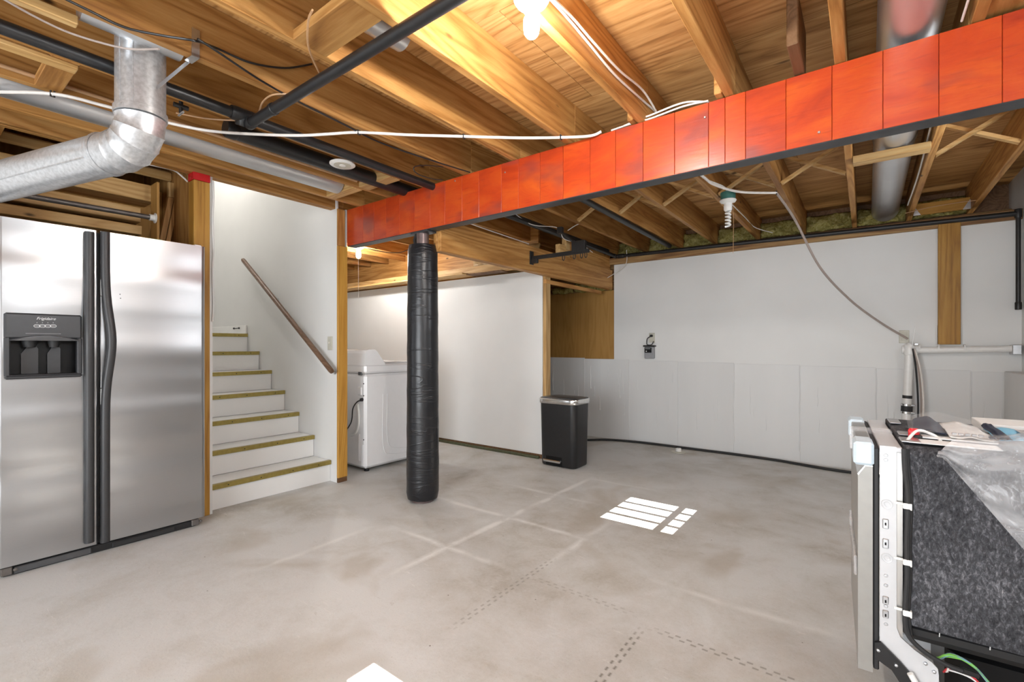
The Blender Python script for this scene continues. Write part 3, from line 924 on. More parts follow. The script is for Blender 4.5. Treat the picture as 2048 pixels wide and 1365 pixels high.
bl = tag(MB().tube([(-5.45, STY-0.022, zl+0.064), (-5.33, STY-0.022, zl+0.064)], 0.004, 8).lathe([(0.004, -0.004), (0.010, -0.003), (0.010, 0.003), (0.004, 0.004)], (-5.45, STY-0.026, zl+0.064), 10, 'x').lathe([(0.004, -0.004), (0.010, -0.003), (0.010, 0.003), (0.004, 0.004)], (-5.33, STY-0.026, zl+0.064), 10, 'x').build('door_stop', 'black_iron'), 'small black rod fixed on the baseboard at the top landing', 'door stop')
# handrail
hr = thing('handrail', 'round brown wooden handrail on the stairwell wall', 'handrail', (-4.3, 2.19, 0.9))
A = atY(664, 744, 2.19); B = atY(486, 520, 2.19)
MB().tube([A, A.lerp(B, 0.01), A.lerp(B, 0.99), B], [0.019, 0.022, 0.022, 0.019], 18).build('rail', 'handrail_wood', hr, 40)
for f in (0.04, 0.64):
    p = A.lerp(B, f)
    MB().tube(smoothpath([p-Vector((0, 0, 0.02)), p+Vector((0, 0.02, -0.045)), p+Vector((0, 0.062, -0.05))], 4), 0.005, 8).lathe([(0.0, -0.006), (0.022, -0.004), (0.022, 0.0)], (p.x, STY-0.002, p.z-0.05), 14, 'y').build('bracket', 'zinc', hr, True)
p = atY(661, 687, STY)
sw = thing('light_switch', 'ivory light switch plate on the stair wall beside the stud', 'light switch', (p.x, STY, p.z))
MB().box((p.x-0.036, STY-0.007, p.z-0.058), (p.x+0.036, STY-0.001, p.z+0.058), 0.003).build('plate', 'ivory_plate', sw)
MB().box((p.x-0.005, STY-0.020, p.z-0.004), (p.x+0.005, STY-0.0075, p.z+0.012), 0.002).build('toggle', 'ivory_plate', sw)
for dz in (-0.03, 0.03):
    MB().lathe([(0.0, -0.0015), (0.003, -0.001), (0.003, 0.001)], (p.x, STY-0.008, p.z+dz), 8, 'y').build('screw', 'zinc', sw)

# ================================================================== REFRIGERATOR
FX = -3.40
FY0, FYG, FY1 = 0.312, 0.697, 1.228
FZ0, FZ1 = 0.052, 1.792
fr = thing('refrigerator', 'stainless side-by-side refrigerator with black handles and ice dispenser', 'refrigerator', (-3.8, 0.77, 0))
MB().box((-4.18, FY0+0.005, 0.03), (FX-0.085, FY1-0.018, FZ1-0.012), 0.01).build('body', 'gunmetal', fr)
def door_poly(y0, y1, rl, rr_):
    pts = [(FX-0.075, y0), (FX-0.075, y1)]
    n = 8
    for k in range(n+1):
        t = PI/2*k/n
        pts.append((FX-rr_+rr_*math.sin(t), y1-rr_+rr_*math.cos(t)))
    for k in range(n+1):
        t = PI/2*k/n
        pts.append((FX-rl+rl*math.cos(t), y0+rl-rl*math.sin(t)))
    return pts
dr = MB().prism(door_poly(FYG+0.006, FY1, 0.006, 0.028), FZ0, FZ1, 'z').build('door', 'stainless_door', fr, 35)
c0, c1 = atX(7, 740, FX), atX(163, 740, FX)
DY0, DY1 = c0.y+0.012, c1.y-0.010
DZ0, DZ1 = atX(80, 752, FX).z, atX(80, 675, FX).z
m = MB()
pl = door_poly(FY0, FYG-0.006, 0.02, 0.006)
m.prism(pl, FZ0, DZ0, 'z').prism(pl, DZ1, FZ1, 'z')
m.prism(door_poly(FY0, DY0, 0.02, 0.0005), DZ0, DZ1, 'z').prism(door_poly(DY1, FYG-0.006, 0.0005, 0.006), DZ0, DZ1, 'z')
dl = m.build('door', 'stainless_door', fr, 35)
MB().box((FX-0.07, FYG-0.006, FZ0), (FX-0.02, FYG+0.006, FZ1-0.01)).build('door_gasket', 'dark_rubber', fr)
# handles: thick black bars bowing apart in the middle
for uu, side in ((181, -1), (208, 1)):
    yt = atX(uu, 700, FX+0.012).y
    zt, zb = atX(uu, 464, FX+0.02).z, atX(uu, 1086, FX+0.02).z
    rings = []
    for i in range(41):
        f = i/40
        z = zb+(zt-zb)*f
        # bow: centred around the dispenser height
        g = math.exp(-((f-0.645)/0.115)**2)
        y = yt+side*(0.006 if side < 0 else 0.022)*g+(0.005*side)
        x = FX+0.018+0.030*g
        rad = 0.0210
        ring = []
        for k in range(14):
            t = 2*PI*k/14
            ring.append((x+0.9*rad*math.cos(t)-0.004, y+rad*math.sin(t), z))
        rings.append(ring)
    h = MB().loft(rings).build('handle', 'charcoal_handle', fr, 50)
    # stand-off spine between the bar and the door
    for f in (0.47, 0.82):
        z = zb+(zt-zb)*f
        MB().box((FX-0.002, yt-side*0.004-0.012, z-0.05), (FX+0.02, yt-side*0.004+0.012, z+0.05), 0.006).build('stand_off', 'stainless_trim', h)
# ice and water dispenser
dp = MB()
zt, zb = atX(80, 628, FX).z, atX(80, 757, FX).z
xo = FX+0.016
dp.box((FX-0.02, c0.y, DZ1-0.008), (xo, c1.y, zt), 0.008)
dp.box((FX-0.02, c0.y, zb), (xo+0.010, c1.y, DZ0+0.006), 0.008)
dp.box((FX-0.02, c0.y, DZ0), (xo, DY0+0.010, DZ1), 0.005)
dp.box((FX-0.02, DY1-0.010, DZ0), (xo, c1.y, DZ1), 0.005)
dsp = dp.build('dispenser', 'panel_grey', fr)
ym = (c0.y+c1.y)/2
MB().box((FX-0.084, DY0-0.002, DZ0-0.002), (FX-0.080, DY1+0.002, DZ1+0.002)).box((FX-0.08, DY0-0.004, DZ0-0.01), (FX-0.005, DY0+0.002, DZ1)).box((FX-0.08, DY1-0.002, DZ0-0.01), (FX-0.005, DY1+0.004, DZ1)).box((FX-0.08, DY0, DZ1-0.004), (FX-0.005, DY1, DZ1+0.004)).box((FX-0.08, DY0, DZ0-0.004), (FX-0.005, DY1, DZ0+0.004)).build('recess', 'dark_cavity', dsp)
# arched hood under the control panel
n = 16
arc = [(DY0+0.006+(DY1-DY0-0.012)*k/n, DZ1-0.010+0.022*math.sin(PI*k/n)) for k in range(n+1)]
MB().loft([[(xo-0.004, y, z) for y, z in arc]+[(xo-0.004, y, DZ1-0.016) for y, z in reversed(arc)],
           [(xo+0.014, y, z-0.004) for y, z in arc]+[(xo+0.010, y, DZ1-0.018) for y, z in reversed(arc)]]).build('hood', 'gunmetal', dsp)
for yy, w in ((ym-0.050, 0.030), (ym+0.042, 0.024)):
    MB().lathe([(w*0.75, -0.052), (w, -0.030), (w*1.05, -0.002), (w*0.9, 0.0)], (FX-0.038, yy, DZ1), 18).build('nozzle', 'dark_rubber', dsp, 40)
    MB().prism([(yy-w*0.9, DZ0+0.005), (yy+w*1.2, DZ0+0.005), (yy+w*1.2, DZ1-0.06), (yy+w*0.5, DZ1-0.02), (yy-w*0.9, DZ1-0.085)], FX-0.072, FX-0.064, 'x').build('paddle', 'panel_grey', dsp)
MB().box((FX-0.078, DY0+0.004, DZ0+0.004), (xo-0.002, DY1-0.004, DZ0+0.010), 0.002).build('drip_tray', 'black_plastic', dsp)
MX = Matrix(((0, 0, 1, 0), (1, 0, 0, 0), (0, 1, 0, 0), (0, 0, 0, 1)))
p = atX(92, 638, xo)
text('logo_lettering', 'Frigidaire', 'light_print', 0.019, Matrix.Translation((xo+0.0008, p.y, p.z)) @ MX, dsp, 0.35)
for k in range(4):
    q = atX(74+10.8*k, 652.5, xo)
    MB().tube([(xo+0.0008, q.y+0.0115*math.cos(2*PI*j/20), q.z+0.0075*math.sin(2*PI*j/20)) for j in range(20)], 0.0012, 5, closed=True).build('button_ring', 'light_print', dsp, True)
    MB().box((xo+0.0002, q.y-0.006, q.z-0.0015), (xo+0.0012, q.y+0.006, q.z+0.0015)).build('button_mark', 'grey_print', dsp)
    MB().box((xo+0.0002, q.y-0.0012, q.z+0.016), (xo+0.001, q.y+0.0012, q.z+0.0185)).build('indicator', 'light_print', dsp)
MB().box((xo+0.0002, ym-0.07, DZ1+0.018), (xo+0.0008, ym+0.06, DZ1+0.0195)).build('print_line', 'grey_print', dsp)
# base: grille, hinge brackets, rollers
MB().box((-3.60, FY0+0.02, 0.002), (-3.412, FY1-0.05, 0.046), 0.006).build('base_grille', 'black_plastic', fr)
MB().box((-3.412, FY0+0.06, 0.008), (-3.404, FYG-0.03, 0.040), 0.005).build('grille_pan', 'gunmetal', fr)
MB().box((-3.412, FYG+0.06, 0.008), (-3.404, FY1-0.17, 0.036), 0.005).build('grille_pan', 'dark_rubber', fr)
for y in (FY0+0.035, FY1-0.06):
    MB().box((-3.425, y-0.02, 0.010), (-3.398, y+0.02, 0.048), 0.003).lathe([(0.0, 0.0), (0.008, 0.002), (0.008, 0.012), (0.0, 0.014)], (-3.410, y+0.03, 0.03), 10, 'x').build('hinge_bracket', 'dull_steel', fr)
    MB().lathe([(0.0, -0.01), (0.018, -0.01), (0.018, 0.01), (0.0, 0.01)], (-3.49, y, 0.0185), 14, 'y').build('roller', 'black_plastic', fr)
MB().box((FX-0.07, FY1-0.055, FZ1), (FX-0.03, FY1-0.015, FZ1+0.012), 0.003).build('hinge_cap', 'zinc', fr)
for u, v in ((240, 589), (241, 597)):
    q = atX(u, v, FX)
    MB().lathe([(0.0, 0.001), (0.003, 0.0008), (0.003, 0.0)], (FX, q.y, q.z), 8, 'x').build('sticker_dot', 'panel_grey', fr)
# a flat packet lying on top of the fridge
q = atX(300, 470, FX-0.10)
pk = thing('seed_packet', 'small flat green and white packet on top of the refrigerator', 'packet', (FX-0.10, q.y, FZ1))
MB().box((FX-0.17, q.y-0.13, FZ1+0.0005), (FX-0.04, q.y+0.06, FZ1+0.006), 0.002).build('sleeve', 'paper', pk)
MB().box((FX-0.15, q.y-0.02, FZ1+0.006), (FX-0.05, q.y+0.05, FZ1+0.012), 0.002).build('card', 'grass_card', pk)

# ------------------------------------------------------------------ open framing above the fridge
sb = thing('shelf_boards', 'stepped pale boards of the open framing behind the refrigerator top', 'wooden boards', (-4.0, 0.6, 1.7))
BXF = -3.98
def pz(u, v): return atX(u, v, BXF)
specs = [((309, 373), (309, 405)), ((282, 416), (282, 445)), ((284, 452), (284, 470))]
for i, (a, b) in enumerate(specs):
    A, B = pz(*a), pz(*b)
    MB().box((BXF-0.20, 0.21, B.z), (BXF, A.y, A.z), 0.003).build('board', 'pale_lumber_y', sb)
A, B = pz(345, 345), pz(345, 363)
MB().box((BXF-0.038, 0.21, B.z), (BXF, A.y+0.005, A.z), 0.012).build('board', 'pale_lumber_y', sb)
MB().box((BXF-0.24, 0.21, 1.2), (BXF-0.21, 1.22, 2.3)).build('back_panel', 'brown_board', sb)
A, B = pz(338, 366), pz(338, 396)
for u0, u1 in ((334, 346), (347, 357)):
    ya, yb = pz(u0, 380).y, pz(u1, 380).y
    MB().box((BXF+0.002, ya, B.z), (BXF+0.03, yb-0.002, A.z), 0.002).build('upright', 'pale_lumber_z', sb)
    # slanting brace below it
    t0, t1 = pz(u0, 396), pz(u0-22, 475)
    dy = yb-ya-0.004
    MB().loft([[(BXF+0.002, t0.y, t0.z), (BXF+0.002, t0.y+dy, t0.z), (BXF+0.03, t0.y+dy, t0.z), (BXF+0.03, t0.y, t0.z)],
               [(BXF+0.002, t1.y, t1.z-0.1), (BXF+0.002, t1.y+dy, t1.z-0.1), (BXF+0.03, t1.y+dy, t1.z-0.1), (BXF+0.03, t1.y, t1.z-0.1)]]).build('brace', 'lumber_z', sb)
# closet rod
rx = -3.80
A, B = atX(306, 436, rx), atX(-60, 372, rx)
rd = thing('closet_rod', 'grey metal closet rod above the refrigerator', 'closet rod', ((A+B)/2))
MB().tube([B, A], 0.016, 14).build('rod', 'dull_steel', rd, 40)
MB().lathe([(0.016, -0.02), (0.021, -0.02), (0.021, 0.008), (0.034, 0.009), (0.034, 0.014), (0.0, 0.014)], A, 18, 'y').build('end_socket', 'bright_plastic', rd, 40)
MB().box((rx-0.10, A.y+0.016, 1.80), (rx+0.02, A.y+0.03, 2.25)).build('end_panel', 'brown_board', rd)

# ================================================================== WASHER
wx0, wx1, wy0, wy1 = -4.29, -3.612, 2.585, 3.27
wa_ = thing('washing_machine', 'white top-loading washing machine behind the stair wall stud', 'washing machine', ((wx0+wx1)/2, (wy0+wy1)/2, 0))
MB().box((wx0, wy0, 0.035), (wx1, wy1, 0.896), 0.022).build('cabinet', 'appliance_white', wa_)
MB().box((wx0-0.004, wy0-0.003, 0.900), (wx1+0.004, wy1+0.01, 0.985), 0.018).build('top_deck', 'appliance_white', wa_)
prof = [(wy0+0.002, 0.975), (wy0+0.002, 1.085), (wy0+0.015, 1.112), (wy0+0.04, 1.120), (wy0+0.105, 1.120), (wy0+0.125, 1.108), (wy0+0.225, 0.984), (wy0+0.23, 0.975)]
MB().prism(prof, wx0+0.004, wx1+0.002, 'x').build('console', 'appliance_white', wa_)
MB().box((wx0+0.06, wy0+0.25, 0.985), (wx1-0.06, wy1-0.02, 1.0), 0.006).build('lid', 'appliance_white', wa_)
for r_ in range(2):
    m = MB()
    a, b, z0, z1 = wy0+0.20+0.05*r_, wy1-0.08, 0.12+0.05*r_, 0.70
    m.tube(smoothpath([(wx1, a, z1), (wx1, a, z0+0.10), (wx1, a+0.10, z0), (wx1, b, z0), (wx1, b+0.05, z0+0.1)], 6), 0.004, 6)
    m.build('pressed_rib', 'appliance_white', wa_, True)
for z0, z1, x in ((0.06, 0.25, wx1-0.035), (0.10, 0.34, wx1-0.085)):
    MB().tube(smoothpath([(x-0.008, wy0, z0), (x-0.008, wy0, z1-0.02), (x, wy0, z1), (x+0.008, wy0, z1-0.02), (x+0.008, wy0, z0)], 4), 0.004, 6).build('pressed_rib', 'appliance_white', wa_, True)
MB().tube(smoothpath([(wx1-0.10, wy0-0.005, 0.62), (wx1-0.075, wy0-0.01, 0.46), (wx1-0.12, wy0-0.01, 0.36), (wx1-0.2, wy0-0.01, 0.32)], 6), 0.012, 8).build('drain_hose', 'bright_plastic', wa_, True)
MB().box((wx1-0.11, wy0-0.008, 0.70), (wx1-0.045, wy0+0.01, 0.78), 0.01).build('back_cover', 'appliance_white', wa_)
for z in (0.81, 0.30, 0.70):
    MB().lathe([(0.0, -0.003), (0.006, -0.002), (0.006, 0.002)], (wx1-0.022, wy0, z), 10, 'y').build('screw', 'dark_rubber', wa_)
MB().box((wx1-0.10, wy0-0.006, 0.885), (wx1-0.05, wy0+0.004, 0.915), 0.003).build('hose_clip', 'panel_grey', wa_)
for x in (wx0+0.06, wx1-0.06):
    for y in (wy0+0.06, wy1-0.06):
        MB().lathe([(0.022, 0.0), (0.025, 0.012), (0.012, 0.014), (0.012, 0.04)], (x, y, 0), 14).build('foot', 'dark_rubber', wa_)
cdp = [(wx1-0.035, wy0-0.008, 0.66), (wx1-0.075, wy0-0.03, 0.645), (wx1-0.12, wy0-0.045, 0.58), (wx1-0.15, wy0-0.04, 0.46), (wx1-0.24, wy0-0.04, 0.36)]
cd = MB().tube(smoothpath(cdp, 6), 0.0055, 8).build('power_cord', 'dark_rubber', wa_, True)
MB().lathe([(0.006, -0.03), (0.014, -0.026), (0.016, -0.006), (0.010, 0.0)], (wx1-0.032, wy0, 0.665), 12, 'y').build('plug', 'dark_rubber', wa_, 40)

# ================================================================== TRASH CAN
def rrect(cx_, cy_, w, d, r, z, n=6):
    pts = []
    for sx, sy, t0 in ((1, 1, 0), (-1, 1, PI/2), (-1, -1, PI), (1, -1, 1.5*PI)):
        for k in range(n+1):
            t = t0+PI/2*k/n
            pts.append((cx_+sx*(w/2-r)+r*math.cos(t), cy_+sy*(d/2-r)+r*math.sin(t), z))
    return pts
tx, ty = -2.335, 3.945
tc_ = thing('trash_can', 'black step trash can with steel lid rim beside the partition end', 'trash can', (tx, ty, 0))
MB().loft([rrect(tx, ty, 0.375, 0.265, 0.05, 0.008), rrect(tx, ty, 0.385, 0.275, 0.055, 0.02), rrect(tx, ty, 0.405, 0.30, 0.06, 0.60)]).build('body', 'black_plastic', tc_, 50)
MB().loft([rrect(tx, ty, 0.425, 0.318, 0.066, 0.603), rrect(tx, ty, 0.43, 0.322, 0.068, 0.606), rrect(tx, ty, 0.43, 0.322, 0.068, 0.646), rrect(tx, ty, 0.425, 0.318, 0.066, 0.650)]).build('lid_rim', 'chrome', tc_, 50)
MB().loft([rrect(tx, ty, 0.418, 0.31, 0.064, 0.648), rrect(tx, ty, 0.41, 0.30, 0.062, 0.656), rrect(tx, ty, 0.30, 0.20, 0.05, 0.664)]).build('lid', 'gunmetal', tc_, 50)
yf = ty-0.1365
MB().box((tx-0.13, yf-0.004, 0.012), (tx+0.06, yf+0.012, 0.105), 0.012).build('pedal_recess', 'dark_cavity', tc_)
MB().box((tx-0.135, yf-0.040, 0.048), (tx+0.055, yf-0.002, 0.072), 0.006).build('pedal', 'chrome', tc_)
MB().tube([(tx-0.145, yf-0.012, 0.006), (tx+0.075, yf-0.012, 0.006)], 0.004, 8).build('base_bar', 'chrome', tc_)

# ================================================================== DISHWASHER (free standing, side towards the camera)
DW = thing('dishwasher', 'uninstalled dishwasher with felt-wrapped side and stainless door at the right', 'dishwasher', (0.03, 1.73, 0), rz=math.radians(2.6))
L = dict(parent=DW, local=True)
Wd = 0.60
dprof = [(-0.047, 0.195), (-0.047, 0.772), (-0.030, 0.797), (-0.012, 0.797), (-0.012, 0.195)]
MB().prism(dprof, 0.0, Wd, 'y').build('door', 'door_edge_grey', **L)
MB().prism([(-0.046, 0.768), (-0.0485, 0.772), (-0.030, 0.801), (-0.012, 0.801), (-0.012, 0.797), (-0.0290, 0.797)], -0.002, Wd+0.002, 'y').build('door_lip', 'chrome', **L)
MB().box((-0.050, 0.0, 0.803), (-0.010, Wd, 0.860), 0.003).build('control_strip', 'stainless_trim', **L)
MB().box((-0.056, 0.02, 0.46), (-0.048, 0.50, 0.52), 0.003).build('tape_strip', 'plastic_film', **L)
for y0, y1 in ((-0.010, 0.105), (0.50, 0.61)):
    MB().box((-0.058, y0, 0.800), (-0.009, y1, 0.868), 0.007).build('foam_corner', 'pale_blue_foam', **L)
MB().box((-0.060, 0.27, 0.795), (0.055, 0.33, 0.866), 0.002).build('packing_tape', 'plastic_film', **L)
MB().box((-0.0105, 0.002, 0.205), (0.003, Wd-0.002, 0.853), 0.003).build('door_seal', 'dark_rubber', **L)
fp = [(0.004, 0.29), (0.004, 0.862), (0.042, 0.862), (0.042, 0.345), (0.050, 0.322), (0.080, 0.297), (0.118, 0.275), (0.130, 0.262), (0.132, 0.245), (0.132, 0.06), (0.10, 0.06), (0.098, 0.19), (0.070, 0.225), (0.035, 0.262), (0.004, 0.285)]
sf = MB().prism(fp, -0.003, 0.004, 'y').build('side_frame', 'frame_white', **L)
MB().prism([(0.043, 0.28), (0.043, 0.855), (0.056, 0.855), (0.056, 0.262)], 0.004, 0.016, 'y').build('frame_return', 'stainless_trim', **L)
MB().box((0.004, 0.0, 0.845), (0.055, Wd, 0.860), 0.002).build('top_rail', 'frame_white', **L)
Y_ = -0.003
for z, r_ in ((0.695, 0.0125), (0.54, 0.0125)):
    m = MB().tube([(0.020+r_*math.cos(2*PI*j/20), Y_-0.0005, z+r_*math.sin(2*PI*j/20)) for j in range(20)], 0.0012, 5, closed=True)
    m.tube([(0.020+0.5*r_*math.cos(2*PI*j/16), Y_-0.0005, z+0.5*r_*math.sin(2*PI*j/16)) for j in range(16)], 0.0008, 5, closed=True)
    m.build('pressed_ring', 'frame_white', smooth=True, **L)
for z in (0.640, 0.605-0.022, 0.417, 0.377):
    MB().box((0.010, Y_-0.004, z-0.016 if z > 0.5 else z-0.011), (0.024, Y_, z+0.012), 0.002).build('clip', 'zinc', **L)
    MB().box((0.015, Y_-0.0048, z-0.006), (0.019, Y_-0.0035, z+0.002)).build('clip_slot', 'dark_cavity', **L)
for z in (0.488, 0.460, 0.400, 0.348, 0.835, 0.822):
    MB().lathe([(0.0, -0.0022), (0.004, -0.002), (0.0052, 0.0)], (0.018, Y_, z), 12, 'y').build('rivet', 'zinc', **L)
# felt insulation wrap with a rounded top edge
def wrapring(x):
    pts = []
    for k in range(9):
        t = PI/2*k/8
        pts.append((x, 0.028-0.034*math.cos(t), 0.832+0.034*math.sin(t)))
    return [(x, -0.006, 0.365-0.02*(x-0.06)), (x, -0.0075, 0.55)]+pts+[(x, 0.30, 0.872), (x, Wd+0.004, 0.868), (x, Wd+0.004, 0.36), (x, 0.30, 0.355)]
xs = [0.060, 0.063, 0.16, 0.30, 0.44, 0.58]
rings = []
for i, x in enumerate(xs):
    r = wrapring(x)
    if i == 0: r = [(p[0], 0.3+(p[1]-0.3)*0.985, 0.6+(p[2]-0.6)*0.99) for p in r]
    rings.append(r)
MB().loft(rings).build('felt_wrap', 'insulation_felt', smooth=45, **L)
MB().box((0.05, 0.015, 0.308), (0.585, Wd-0.015, 0.37), 0.022).build('tub', 'black_plastic', **L)
for x in (0.135, 0.235):
    MB().tube([(x, 0.005, 0.372), (x, 0.012, 0.345)], 0.0012, 5).build('felt_staple', 'bright_plastic', **L)
# hinge arm and base frame
MB().prism([(-0.008, 0.290), (0.006, 0.296), (0.05, 0.255), (0.10, 0.20), (0.125, 0.06), (0.09, 0.05), (0.065, 0.17), (0.03, 0.225), (-0.006, 0.245)], -0.012, -0.004, 'y').build('hinge_arm', 'black_plastic', **L)
MB().tube([(0.070, -0.018, 0.235), (0.125, -0.018, 0.13)], 0.008, 10).build('hinge_spring', 'bright_plastic', smooth=True, **L)
for x, z in ((0.0, 0.272), (0.040, 0.244), (0.104, 0.268), (0.122, 0.252)):
    MB().lathe([(0.0, -0.006), (0.004, -0.005), (0.005, -0.002), (0.005, 0.002)], (x, -0.003 if x > .09 else -0.012, z), 10, 'y').build('bolt', 'zinc', **L)
MB().box((0.02, 0.0, 0.02), (0.585, 0.02, 0.06), 0.004).box((0.02, Wd-0.02, 0.02), (0.585, Wd, 0.06), 0.004).box((0.56, 0.0, 0.02), (0.585, Wd, 0.28), 0.004).build('base_frame', 'frame_white', **L)
for x in (0.06, 0.54):
    for y in (0.02, Wd-0.02):
        MB().lathe([(0.018, 0.0), (0.018, 0.006), (0.006, 0.008), (0.006, 0.03)], (x, y, 0), 12).build('leveling_foot', 'zinc', **L)
MB().box((0.17, 0.15, 0.06), (0.50, 0.45, 0.27), 0.03).build('pump_housing', 'dark_cavity', **L)
# harness cable with white cable clips
hp = [(0.058, -0.010, 0.86), (0.060, -0.012, 0.80), (0.066, -0.013, 0.72), (0.063, -0.013, 0.60), (0.064, -0.013, 0.50), (0.060, -0.012, 0.40), (0.066, -0.012, 0.34), (0.10, -0.014, 0.305), (0.15, -0.010, 0.283), (0.19, -0.004, 0.276)]
MB().tube(smoothpath(hp, 6), 0.0065, 8).build('harness_cable', 'dark_rubber', smooth=True, **L)
hp2 = [(x+0.007, y+0.004, z+0.002*math.sin(i*2)) for i, (x, y, z) in enumerate(hp[:7])]
MB().tube(smoothpath(hp2, 6), 0.005, 8).build('harness_cable', 'black_plastic', smooth=True, **L)
for z in (0.703, 0.545, 0.402):
    MB().box((0.036, -0.008, z-0.003), (0.056, -0.003, z+0.004), 0.001).box((0.054, -0.021, z-0.010), (0.073, -0.016, z+0.006), 0.002).box((0.070, -0.021, z-0.012), (0.074, -0.004, z+0.006), 0.001).build('cable_clip', 'bright_plastic', **L)
rw = random.Random(3)
for i, mt in enumerate(['wire_green', 'wire_green', 'wire_green', 'wire_blue', 'wire_blue', 'wire_red', 'wire_red', 'paper', 'cable_white']):
    a = (0.128+0.003*i, 0.012+0.006*rw.random(), 0.284 if i < 5 else 0.250)
    pts = [a, (0.16, 0.02+0.01*rw.random(), a[2]+0.018*rw.random()), (0.20, 0.02, a[2]+0.012*rw.random()), (0.235, 0.03, a[2]-0.03-0.01*rw.random()), (0.26, 0.05, a[2]-0.08)]
    MB().tube(smoothpath(pts, 5), 0.0022, 6).build('wire', mt, smooth=True, **L)
MB().tube([(0.178, -0.006, 0.279), (0.210, 0.004, 0.272)], 0.008, 10).build('cable_sleeve', 'black_plastic', smooth=True, **L)
# steel bits along the open top edge
for x0, x1, y0, y1, z in ((0.055, 0.10, 0.03, 0.10, 0.872), (0.06, 0.12, 0.14, 0.20, 0.875), (0.058, 0.09, 0.40, 0.50, 0.876)):
    MB().box((x0, y0, z), (x1, y1, z+0.006), 0.002).build('mounting_bracket', 'zinc', **L)
MB().tube(smoothpath([(0.07, 0.05, 0.875), (0.10, 0.10, 0.90), (0.14, 0.13, 0.885), (0.15, 0.10, 0.876)], 6), 0.004, 6).build('drain_loop', 'bright_plastic', smooth=True, **L)

# things lying on the dishwasher top (world coordinates)
def sheet(fn, nu, nv, name, mat, parent, thick=0.0006):
    o = MB().grid(fn, nu, nv).build(name, mat, parent, 60)
    md = o.modifiers.new('thick', 'SOLIDIFY'); md.thickness = thick
    return o
mp_ = thing('manual_packet', 'navy and white manual in a clear bag on the dishwasher top', 'manual', (0.2, 2.0, 0.88))
def top(x0, x1, y0, y1, z, hgt, ph=0.0, sk=0.0):
    def fn(s, t):
        x = x0+(x1-x0)*s+sk*t; y = y0+(y1-y0)*t
        return (x, y, z+hgt*math.sin(PI*min(1, 0.15+0.85*s))*(0.35+0.65*t)+0.002*math.sin(13*s+ph)+0.002*math.sin(9*t+ph*2))
    return fn
MB().box((0.135, 1.845, 0.8765), (0.295, 2.10, 0.8815), 0.001).build('booklet', 'paper', mp_)
sheet(top(0.118, 0.195, 1.88, 2.12, 0.884, 0.030, 1, 0.012), 10, 10, 'navy_cover', 'navy_print', mp_)
sheet(top(0.197, 0.295, 1.84, 2.10, 0.884, 0.018, 2), 12, 10, 'page', 'paper', mp_)
for k in range(5):
    x = 0.203+0.014*k
    MB().box((x, 1.862, 0.8925), (x+0.010, 1.874, 0.8975)).build('print_mark', 'grey_print', mp_)
MB().box((0.280, 1.86, 0.890), (0.291, 1.876, 0.8955)).build('print_mark', 'navy_print', mp_)
sheet(top(0.105, 0.298, 1.825, 2.15, 0.888, 0.034, 3, 0.01), 18, 14, 'bag_film', 'thin_film', mp_, 0.0003)
lf = thing('leaflet', 'light blue and navy folded leaflet behind the plastic sheet', 'leaflet', (0.42, 2.0, 0.88))
sheet(top(0.300, 0.44, 1.86, 2.10, 0.884, 0.012, 4), 10, 8, 'blue_page', 'sky_print', lf)
sheet(top(0.297, 0.332, 1.86, 2.11, 0.890, 0.014, 5), 6, 8, 'navy_edge', 'navy_print', lf)
MB().box((0.36, 1.95, 0.8975), (0.40, 2.04, 0.899)).build('photo_print', 'grey_print', lf)
wp = tag(MB().box((0.10, 1.760, 0.8735), (0.29, 1.835, 0.8755), 0.0005).build('instruction_sheet', 'paper'), 'white instruction sheet at the near edge of the dishwasher top', 'paper')
wc = tag(MB().box((0.30, 2.115, 0.8725), (0.43, 2.30, 0.900), 0.002).build('carton', 'paper'), 'small white carton at the far side of the dishwasher top', 'carton')
rc = thing('hose_cap', 'small red plastic cap on the dishwasher top', 'cap', (0.125, 1.86, 0.874))
MB().lathe([(0.0, 0.0), (0.013, 0.001), (0.014, 0.02), (0.010, 0.026), (0.0, 0.026)], (0.118, 1.865, 0.875), 14).build('cap', 'red_plastic', rc, 40)
MB().box((0.116, 1.84, 0.8745), (0.136, 1.86, 0.884), 0.002).build('cap_clip', 'dark_rubber', rc)
# crumpled clear plastic sheet over the right part of the dishwasher
ps = random.Random(11)
K = [(ps.uniform(8, 30), ps.uniform(5, 26), ps.uniform(0, 6), ps.uniform(0.004, 0.010)) for _ in range(7)]
def crum(s, t):
    v = 0
    for a, b, c, h in K: v += h*abs(math.sin(a*s+b*t+c))
    return 1.5*(v-0.02)
def fsheet(s, t):
    x = 0.175+0.50*s
    xt = x+0.22*max(0, 1-2*t)
    zlow = 0.845-1.55*max(0, x-0.19) if x > 0.19 else 0.85
    zlow = max(0.30, zlow)
    rise = 0.34*max(0, x-0.22)
    if t < 0.5:
        q = t/0.5
        y = 2.22-0.505*q
        z = 0.884+0.016*q+rise*math.sin(PI*min(1, 0.25+0.7*q))*0.9
        z += 0.6*abs(crum(s, t))*min(1, 4*s)
        return (xt+0.02*math.sin(5*t), y, z)
    q = (t-0.5)/0.5
    z0 = 0.900+rise*0.25
    z = z0+(zlow-z0)*q
    return (x+0.02*math.sin(5*t)+0.05*q*s, 1.712-0.018*math.sin(PI*min(1, q*1.2))-0.9*abs(crum(s, t))*q, z)
o = MB().grid(fsheet, 60, 60).build('plastic_sheet', 'plastic_film', None, 60)
tag(o, 'crumpled clear plastic sheet draped over the right end of the dishwasher', 'plastic sheet')

